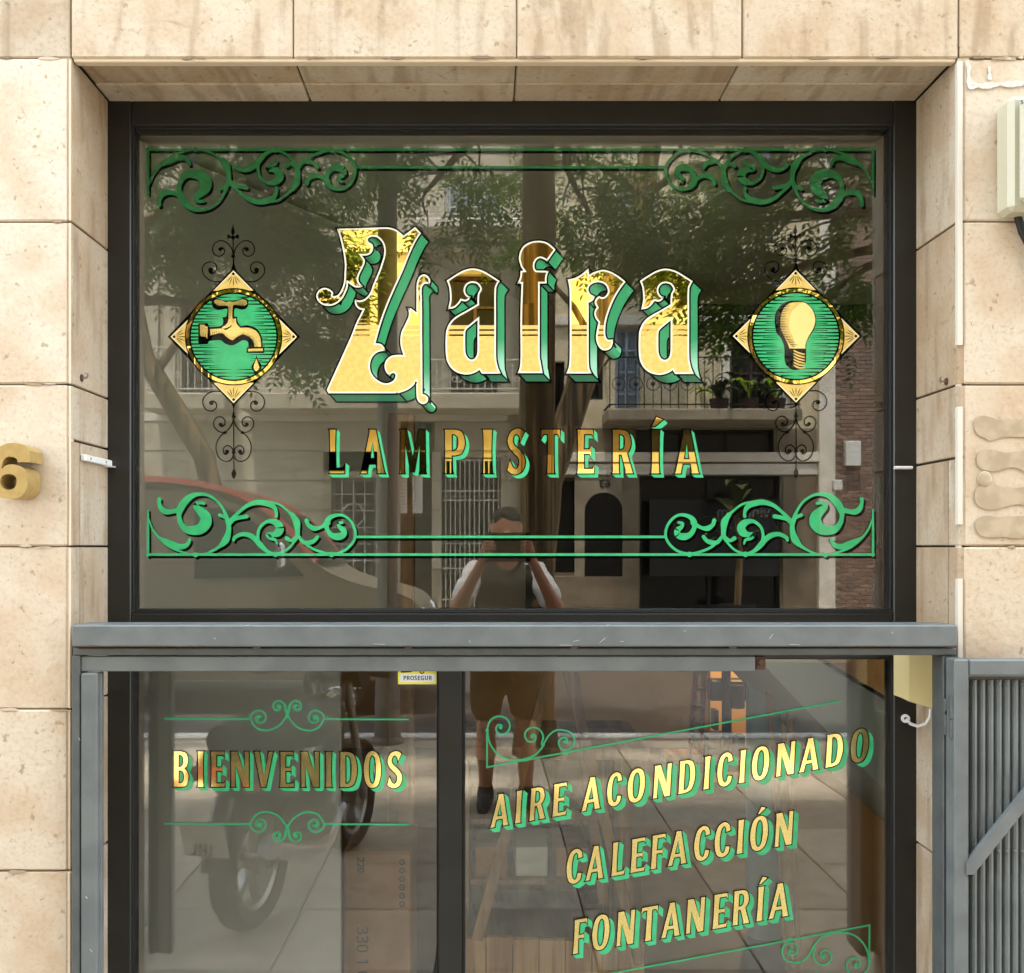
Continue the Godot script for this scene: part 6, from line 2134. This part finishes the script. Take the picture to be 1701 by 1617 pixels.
func build_motorbike():
	var m := thing("motorbike", "dark motorbike parked on the pavement, seen from behind in the lower left pane", "motorbike", Vector3(-0.95, 0, 1.05))
	m.scale = Vector3.ONE * 0.92
	m.rotation.y = -atan2(1.1, 0.27)         # its nose, local +x, points away from the shop and a little right
	var wheel := func(x: float, r: float):
		var st := mb()
		var c := Vector3(x, r, 0)
		lathe(st, c, Vector3(0, 0, 1), [Vector2(r - 0.085, -0.045), Vector2(r - 0.03, -0.062), Vector2(r - 0.006, -0.035), Vector2(r, 0), Vector2(r - 0.006, 0.035), Vector2(r - 0.03, 0.062), Vector2(r - 0.085, 0.045), Vector2(r - 0.085, -0.045)], 32)
		var w := part("wheel", st, M.rubber, m)
		st = mb()
		lathe(st, c, Vector3(0, 0, 1), [Vector2(r - 0.083, -0.04), Vector2(r - 0.11, -0.03), Vector2(r - 0.11, 0.03), Vector2(r - 0.083, 0.04)], 28)
		lathe(st, c, Vector3(0, 0, 1), [Vector2(0, -0.06), Vector2(0.05, -0.06), Vector2(0.05, 0.06), Vector2(0, 0.06)], 16)
		for k in 5:
			var g := TAU * k / 5
			var d := Vector3(cos(g), sin(g), 0)
			beam(st, c + d * 0.04, c + d * (r - 0.1), 0.03, 0.05, 0.004, Vector3.BACK)
		part("rim", st, M.steel, w)
	wheel.call(0.0, 0.29)
	wheel.call(1.16, 0.29)
	var st := mb()
	for z in [-0.085, 0.085]:
		beam(st, Vector3(0.0, 0.29, z), Vector3(0.5, 0.33, z), 0.02, 0.05, 0.004)
		beam(st, Vector3(0.05, 0.36, z), Vector3(0.28, 0.68, z), 0.03, 0.03, 0.004)
	part("swing_arm", st, M.dark, m)
	st = mb()
	tube(st, [Vector3(0.42, 0.40, 0), Vector3(0.62, 0.30, 0), Vector3(0.85, 0.42, 0), Vector3(0.96, 0.86, 0)], [0.10, 0.13, 0.10, 0.05], 12)
	tube(st, [Vector3(0.5, 0.45, 0), Vector3(0.74, 0.52, 0)], [0.15, 0.12], 12)
	part("engine", st, M.black_gloss, m)
	st = mb()
	ball(st, Vector3(0.66, 0.80, 0), Vector3(0.27, 0.13, 0.15), 16)
	part("tank", st, M.black_gloss, m)
	st = mb()
	tube(st, [Vector3(-0.28, 0.88, 0), Vector3(-0.1, 0.84, 0), Vector3(0.15, 0.80, 0), Vector3(0.42, 0.80, 0)], [0.06, 0.115, 0.13, 0.10], 12)
	part("seat", st, M.rubber, m)
	st = mb()
	tube(st, [Vector3(-0.36, 0.80, 0), Vector3(-0.1, 0.70, 0), Vector3(0.3, 0.62, 0)], [0.06, 0.13, 0.16], 12)
	tube(st, [Vector3(-0.22, 0.62, 0), Vector3(-0.34, 0.45, 0), Vector3(-0.38, 0.36, 0)], [0.05, 0.04, 0.03], 8)
	part("tail_fairing", st, M.black_gloss, m)
	st = mb()
	box(st, Vector3(-0.372, 0.76, 0), Vector3(0.03, 0.06, 0.2), 0.01)
	part("tail_light", st, M.red, m)
	st = mb()
	for z in [-0.17, 0.17]:
		ball(st, Vector3(-0.32, 0.70, z), Vector3(0.03, 0.022, 0.04), 8)
	part("indicator", st, plain(Color(0.8, 0.4, 0.1), 0.3), m)
	st = mb()
	box(st, Vector3(-0.40, 0.50, 0), Vector3(0.006, 0.16, 0.20), 0.002, Basis(Vector3.BACK, 0.35))
	var plate_ := part("number_plate", st, M.paper, m)
	for k in 2:
		var w := part("lettering", words(["2651", "JHL"][k], 0.065, 0.003), M.dark, plate_)
		w.position = Vector3(-0.405, 0.53 - k * 0.065, 0) + Vector3(0.01 - k * 0.024, 0, 0)
		w.rotation = Vector3(0, -PI / 2, 0)
	st = mb()
	for z in [-0.09, 0.09]:
		tube(st, [Vector3(1.16, 0.29, z), Vector3(1.0, 0.72, z), Vector3(0.92, 0.96, z)], [0.024], 8)
	part("fork", st, M.steel, m)
	st = mb()
	for k in 10:
		var g0 := PI * 0.12 + PI * 0.62 * k / 10
		var g1 := PI * 0.12 + PI * 0.62 * (k + 1) / 10
		var p := func(g: float, z: float): return Vector3(1.16 + cos(g) * 0.315, 0.29 + sin(g) * 0.315, z)
		free_face(st, [p.call(g0, -0.07), p.call(g0, 0.07), p.call(g1, 0.07), p.call(g1, -0.07)], Vector3(1.16, 0.29, 0))
	part("mudguard", st, M.black_gloss, m)
	st = mb()
	ball(st, Vector3(1.02, 0.86, 0), Vector3(0.10, 0.10, 0.10), 14)
	part("headlight", st, M.chrome, m)
	st = mb()
	for s in [[0.0, 0.90, 0.115], [0.08, 1.04, 0.15], [0.05, 1.2, 0.12]]:
		pass
	var last := []
	for k in 6:
		var u := k / 5.0
		var now := []
		for i in 7:
			var a := (i - 3) / 3.0
			now.append(Vector3(1.06 - 0.10 * u - 0.09 * a * a, 0.92 + 0.34 * u, a * lerpf(0.15, 0.11, u)))
		if k > 0:
			for i in 6:
				free_face(st, [last[i], last[i + 1], now[i + 1], now[i]], Vector3(0.5, 1.0, 0))
		last = now
	part("windshield", st, plain(Color(0.12, 0.12, 0.13), 0.08), m)
	st = mb()
	tube(st, [Vector3(0.80, 1.03, -0.36), Vector3(0.88, 1.04, -0.16), Vector3(0.92, 0.99, 0), Vector3(0.88, 1.04, 0.16), Vector3(0.80, 1.03, 0.36)], [0.014], 8)
	part("handlebar", st, M.dark, m)
	for z in [-1.0, 1.0]:
		st = mb()
		tube(st, [Vector3(0.78, 1.028, z * 0.38), Vector3(0.82, 1.035, z * 0.26)], [0.022], 10)
		part("grip", st, M.rubber, m)
		st = mb()
		tube(st, [Vector3(0.86, 1.04, z * 0.22), Vector3(0.84, 1.16, z * 0.29)], [0.006], 6)
		ball(st, Vector3(0.83, 1.20, z * 0.31), Vector3(0.02, 0.05, 0.075), 12)
		part("mirror", st, M.black_gloss, m)
	st = mb()
	tube(st, [Vector3(0.72, 0.36, -0.14), Vector3(0.5, 0.25, -0.16), Vector3(0.28, 0.27, -0.17), Vector3(-0.18, 0.42, -0.18)], [0.03, 0.03, 0.045, 0.055], 12)
	part("exhaust", st, M.chrome, m)
	st = mb()
	tube(st, [Vector3(0.45, 0.28, 0.12), Vector3(0.40, 0.01, 0.27)], [0.012], 6)
	part("side_stand", st, M.steel, m)

# ---------------------------------------------------------------- the person with the phone

# a smooth skin round tapered bones [a, b, radius a, radius b]: surface nets of the joined distances
func skin(bones: Array, cell: float, soft: float, st: SurfaceTool, folds := 0.0, pitch := 9.0):
	var lo := Vector3.ONE * 1e9
	var hi := -lo
	for b in bones:
		var r := Vector3.ONE * (maxf(b[2], b[3]) + cell * 3.0)
		lo = lo.min(Vector3(b[0]).min(b[1]) - r)
		hi = hi.max(Vector3(b[0]).max(b[1]) + r)
	var n := Vector3i(((hi - lo) / cell).ceil()) + Vector3i.ONE
	var f := PackedFloat32Array()
	f.resize(n.x * n.y * n.z)
	f.fill(9.0)
	var sy := n.x
	var sz := n.x * n.y
	for b in bones:
		var a: Vector3 = b[0]
		var d: Vector3 = b[1] - b[0]
		var dd := maxf(d.length_squared(), 1e-9)
		var reach := Vector3.ONE * (maxf(b[2], b[3]) + soft + cell * 2.0)
		var i0 := Vector3i(((a.min(b[1]) - reach - lo) / cell).floor()).clamp(Vector3i.ZERO, n - Vector3i.ONE)
		var i1 := Vector3i(((a.max(b[1]) + reach - lo) / cell).ceil()).clamp(Vector3i.ZERO, n - Vector3i.ONE)
		var ra: float = b[2]
		var rb: float = b[3]
		for z in range(i0.z, i1.z + 1):
			for y in range(i0.y, i1.y + 1):
				var at_ := z * sz + y * sy
				for x in range(i0.x, i1.x + 1):
					var p := lo + Vector3(x, y, z) * cell - a
					var t := clampf(p.dot(d) / dd, 0.0, 1.0)
					var v := (p - d * t).length() - lerpf(ra, rb, t)
					var w := f[at_ + x]
					var h := maxf(soft - absf(v - w), 0.0) / soft
					f[at_ + x] = minf(v, w) - h * h * soft * 0.25
	if folds > 0.0:
		var cloth := noise(1.0, 3, 17)
		for z in n.z:
			for y in n.y:
				for x in n.x:
					var o := z * sz + y * sy + x
					if absf(f[o]) < 0.05:
						var p := (lo + Vector3(x, y, z) * cell) * pitch
						f[o] += folds * cloth.get_noise_3d(p.x, p.y * 0.6, p.z)
	var vert := {}
	var pos := []
	for z in n.z - 1:
		for y in n.y - 1:
			for x in n.x - 1:
				var o := z * sz + y * sy + x
				var c := [f[o], f[o + 1], f[o + sy], f[o + sy + 1], f[o + sz], f[o + sz + 1], f[o + sz + sy], f[o + sz + sy + 1]]
				var inside := 0
				for v in c:
					if v < 0.0:
						inside += 1
				if inside == 0 or inside == 8:
					continue
				var sum := Vector3.ZERO
				var k := 0
				for e in [[0, 1], [2, 3], [4, 5], [6, 7], [0, 2], [1, 3], [4, 6], [5, 7], [0, 4], [1, 5], [2, 6], [3, 7]]:
					var u: float = c[e[0]]
					var v: float = c[e[1]]
					if (u < 0.0) != (v < 0.0):
						var p0 := Vector3(e[0] & 1, (e[0] >> 1) & 1, e[0] >> 2)
						var p1 := Vector3(e[1] & 1, (e[1] >> 1) & 1, e[1] >> 2)
						sum += p0.lerp(p1, u / (u - v))
						k += 1
				var g := Vector3(c[1] + c[3] + c[5] + c[7] - c[0] - c[2] - c[4] - c[6], c[2] + c[3] + c[6] + c[7] - c[0] - c[1] - c[4] - c[5], c[4] + c[5] + c[6] + c[7] - c[0] - c[1] - c[2] - c[3])
				vert[o] = pos.size()
				pos.append([lo + (Vector3(x, y, z) + sum / k) * cell, g.normalized()])
	for o in vert:
		var here := f[o] < 0.0
		for ax in [[1, sy, sz], [sy, sz, 1], [sz, 1, sy]]:
			if (f[o + ax[0]] < 0.0) == here:
				continue
			var q := [o, o - ax[1], o - ax[1] - ax[2], o - ax[2]]
			if not q.all(func(i): return vert.has(i)):
				continue
			var v := q.map(func(i): return pos[vert[i]])
			var n0: Vector3 = v[0][1] + v[1][1] + v[2][1] + v[3][1]
			var order := [0, 1, 2, 0, 2, 3]
			if (Vector3(v[1][0]) - Vector3(v[0][0])).cross(Vector3(v[2][0]) - Vector3(v[0][0])).dot(n0) > 0.0:
				order = [0, 2, 1, 0, 3, 2]
			for i in order:
				st.set_normal(v[i][1])
				st.add_vertex(v[i][0])

func build_photographer():
	var o := thing("person", "person in white shirt, dark vest and green shorts holding up a phone with both hands", "person", Vector3(0.13, 0, 2.86))
	# local axes: x as the world's, -z towards the shop
	var hip := Vector3(0, 0.93, 0.02)
	var chest := Vector3(0, 1.28, 0.0)
	var neck := Vector3(0, 1.48, -0.01)
	var head := Vector3(0, 1.635, -0.055)
	var body := [[hip, chest, 0.13, 0.135], [hip + Vector3(-0.07, -0.02, 0), hip + Vector3(0.07, -0.02, 0), 0.12, 0.12], [chest + Vector3(-0.10, 0.05, 0), chest + Vector3(0.10, 0.05, 0), 0.10, 0.10], [Vector3(-0.155, 1.40, 0), Vector3(0.155, 1.40, 0), 0.06, 0.06], [chest, neck, 0.10, 0.055], [neck, head, 0.052, 0.05],
		[head + Vector3(0, 0.03, 0.012), head + Vector3(0, 0.045, -0.012), 0.083, 0.083], [head + Vector3(0, -0.055, -0.055), head + Vector3(0, 0.0, -0.035), 0.042, 0.06], [head + Vector3(0, -0.005, -0.10), head + Vector3(0, -0.022, -0.113), 0.010, 0.014]]
	for s in [-1.0, 1.0]:
		body += [[head + Vector3(s * 0.079, 0.0, 0.0), head + Vector3(s * 0.085, 0.03, 0.008), 0.012, 0.014]]
		var sh := Vector3(s * 0.185, 1.395, 0.0)
		var el := Vector3(s * 0.275, 1.21, -0.20)
		var wr := Vector3(s * 0.135, 1.475, -0.375)
		body += [[sh, el, 0.052, 0.042], [el, wr, 0.041, 0.027]]
		var hp := Vector3(s * 0.095, 0.90, 0.02)
		var kn := Vector3(s * 0.115, 0.49, 0.0)
		var an := Vector3(s * 0.12, 0.085, 0.035)
		body += [[hp, kn, 0.092, 0.056], [kn, Vector3(s * 0.119, 0.34, 0.03), 0.054, 0.058], [Vector3(s * 0.119, 0.34, 0.03), an, 0.057, 0.036]]
	var st := mb()
	skin(body, 0.014, 0.03, st)
	for s in [-1.0, 1.0]:
		# hand: palm behind the end of the phone, fingers curled over its front, thumb below
		var wr := Vector3(s * 0.135, 1.475, -0.375)
		var palm := Vector3(s * 0.118, 1.535, -0.405)
		var hand := [[wr, palm, 0.026, 0.030], [palm + Vector3(0, -0.022, 0), palm + Vector3(0, 0.022, 0.0), 0.022, 0.022]]
		for k in 4:
			var b := palm + Vector3(-s * 0.004, 0.034 - k * 0.020, -0.014)
			var l: float = [0.036, 0.041, 0.039, 0.031][k]
			var k1 := b + Vector3(s * 0.008, 0.006, -l * 0.95)
			var k2 := k1 + Vector3(-s * l * 0.75, 0.0, -0.012)
			var k3 := k2 + Vector3(-s * l * 0.55, -0.002, 0.006)
			hand += [[b, k1, 0.0095, 0.009], [k1, k2, 0.009, 0.008], [k2, k3, 0.008, 0.007]]
		var t0 := palm + Vector3(-s * 0.008, -0.028, -0.008)
		var t1 := t0 + Vector3(-s * 0.024, -0.012, -0.016)
		var t2 := t1 + Vector3(-s * 0.026, 0.010, 0.004)
		hand += [[t0, t1, 0.012, 0.0105], [t1, t2, 0.0105, 0.008]]
		skin(hand, 0.0045, 0.006, st)
	part("body", st, M.skin, o)
	st = mb()
	skin([[head + Vector3(0, 0.055, 0.022), head + Vector3(0, 0.065, -0.008), 0.088, 0.083], [head + Vector3(0, 0.0, 0.05), head + Vector3(0, 0.05, 0.03), 0.06, 0.07], [head + Vector3(-0.05, 0.085, -0.045), head + Vector3(0.05, 0.085, -0.045), 0.03, 0.03]], 0.009, 0.02, st, 0.016, 34.0)
	part("hair", st, plain(Color(0.09, 0.06, 0.045), 0.7), o)
	st = mb()
	for s in [-1.0, 1.0]:
		ball(st, head + Vector3(s * 0.031, 0.012, -0.083), Vector3(0.012, 0.007, 0.006), 8)
		beam(st, head + Vector3(s * 0.016, 0.030, -0.091), head + Vector3(s * 0.046, 0.031, -0.080), 0.004, 0.006)
	beam(st, head + Vector3(-0.02, -0.055, -0.094), head + Vector3(0.02, -0.055, -0.094), 0.004, 0.005)
	part("eyes_and_mouth", st, plain(Color(0.16, 0.09, 0.07), 0.5), o)
	st = mb()
	for s in [-1.0, 1.0]:
		var sh := Vector3(s * 0.175, 1.395, 0.0)
		var el := Vector3(s * 0.275, 1.21, -0.20)
		skin([[sh - Vector3(s * 0.05, -0.01, 0), sh, 0.064, 0.068], [sh, sh.lerp(el, 0.72), 0.068, 0.070]], 0.011, 0.02, st, 0.017, 13.0)
	part("white_sleeves", st, plain(Color(0.85, 0.85, 0.86), 0.85), o)
	st = mb()
	skin([[hip + Vector3(0, 0.02, 0), chest, 0.145, 0.15], [hip + Vector3(-0.07, 0.0, 0), hip + Vector3(0.07, 0.0, 0), 0.135, 0.135], [chest + Vector3(-0.10, 0.05, 0), chest + Vector3(0.10, 0.05, 0), 0.115, 0.115], [Vector3(-0.12, 1.405, 0), Vector3(0.12, 1.405, 0), 0.068, 0.068]], 0.014, 0.03, st, 0.018, 9.0)
	part("vest", st, plain(Color(0.22, 0.21, 0.19), 0.9), o)
	st = mb()
	var short := [[hip + Vector3(-0.08, -0.03, 0), hip + Vector3(0.08, -0.03, 0), 0.137, 0.137]]
	for s in [-1.0, 1.0]:
		short.append([Vector3(s * 0.095, 0.88, 0.02), Vector3(s * 0.118, 0.60, 0.008), 0.118, 0.092])
	skin(short, 0.014, 0.03, st, 0.018, 10.0)
	part("shorts", st, plain(Color(0.13, 0.15, 0.09), 0.9), o)
	for s in [-1.0, 1.0]:
		st = mb()
		skin([[Vector3(s * 0.12, 0.05, 0.07), Vector3(s * 0.135, 0.045, -0.13), 0.046, 0.040], [Vector3(s * 0.12, 0.08, 0.045), Vector3(s * 0.12, 0.11, 0.04), 0.05, 0.046], [Vector3(s * 0.12, 0.02, 0.07), Vector3(s * 0.138, 0.02, -0.14), 0.03, 0.03]], 0.012, 0.02, st)
		part("shoe", st, plain(Color(0.24, 0.22, 0.20), 0.7), o)
	var ph := thing("phone", "dark phone held level in both hands of the person", "phone", Vector3(0.13, 1.545, 2.425))
	st = mb()
	box(st, Vector3.ZERO, Vector3(0.25, 0.16, 0.009), 0.003)
	part("phone_body", st, M.black_gloss, ph)
	st = mb()
	lathe(st, Vector3(-0.11, 0.06, -0.0048), Vector3.FORWARD, [Vector2(0.008, 0.0), Vector2(0.008, 0.0014), Vector2(0, 0.0014)], 12)
	part("flash_lens", st, M.chrome, ph)
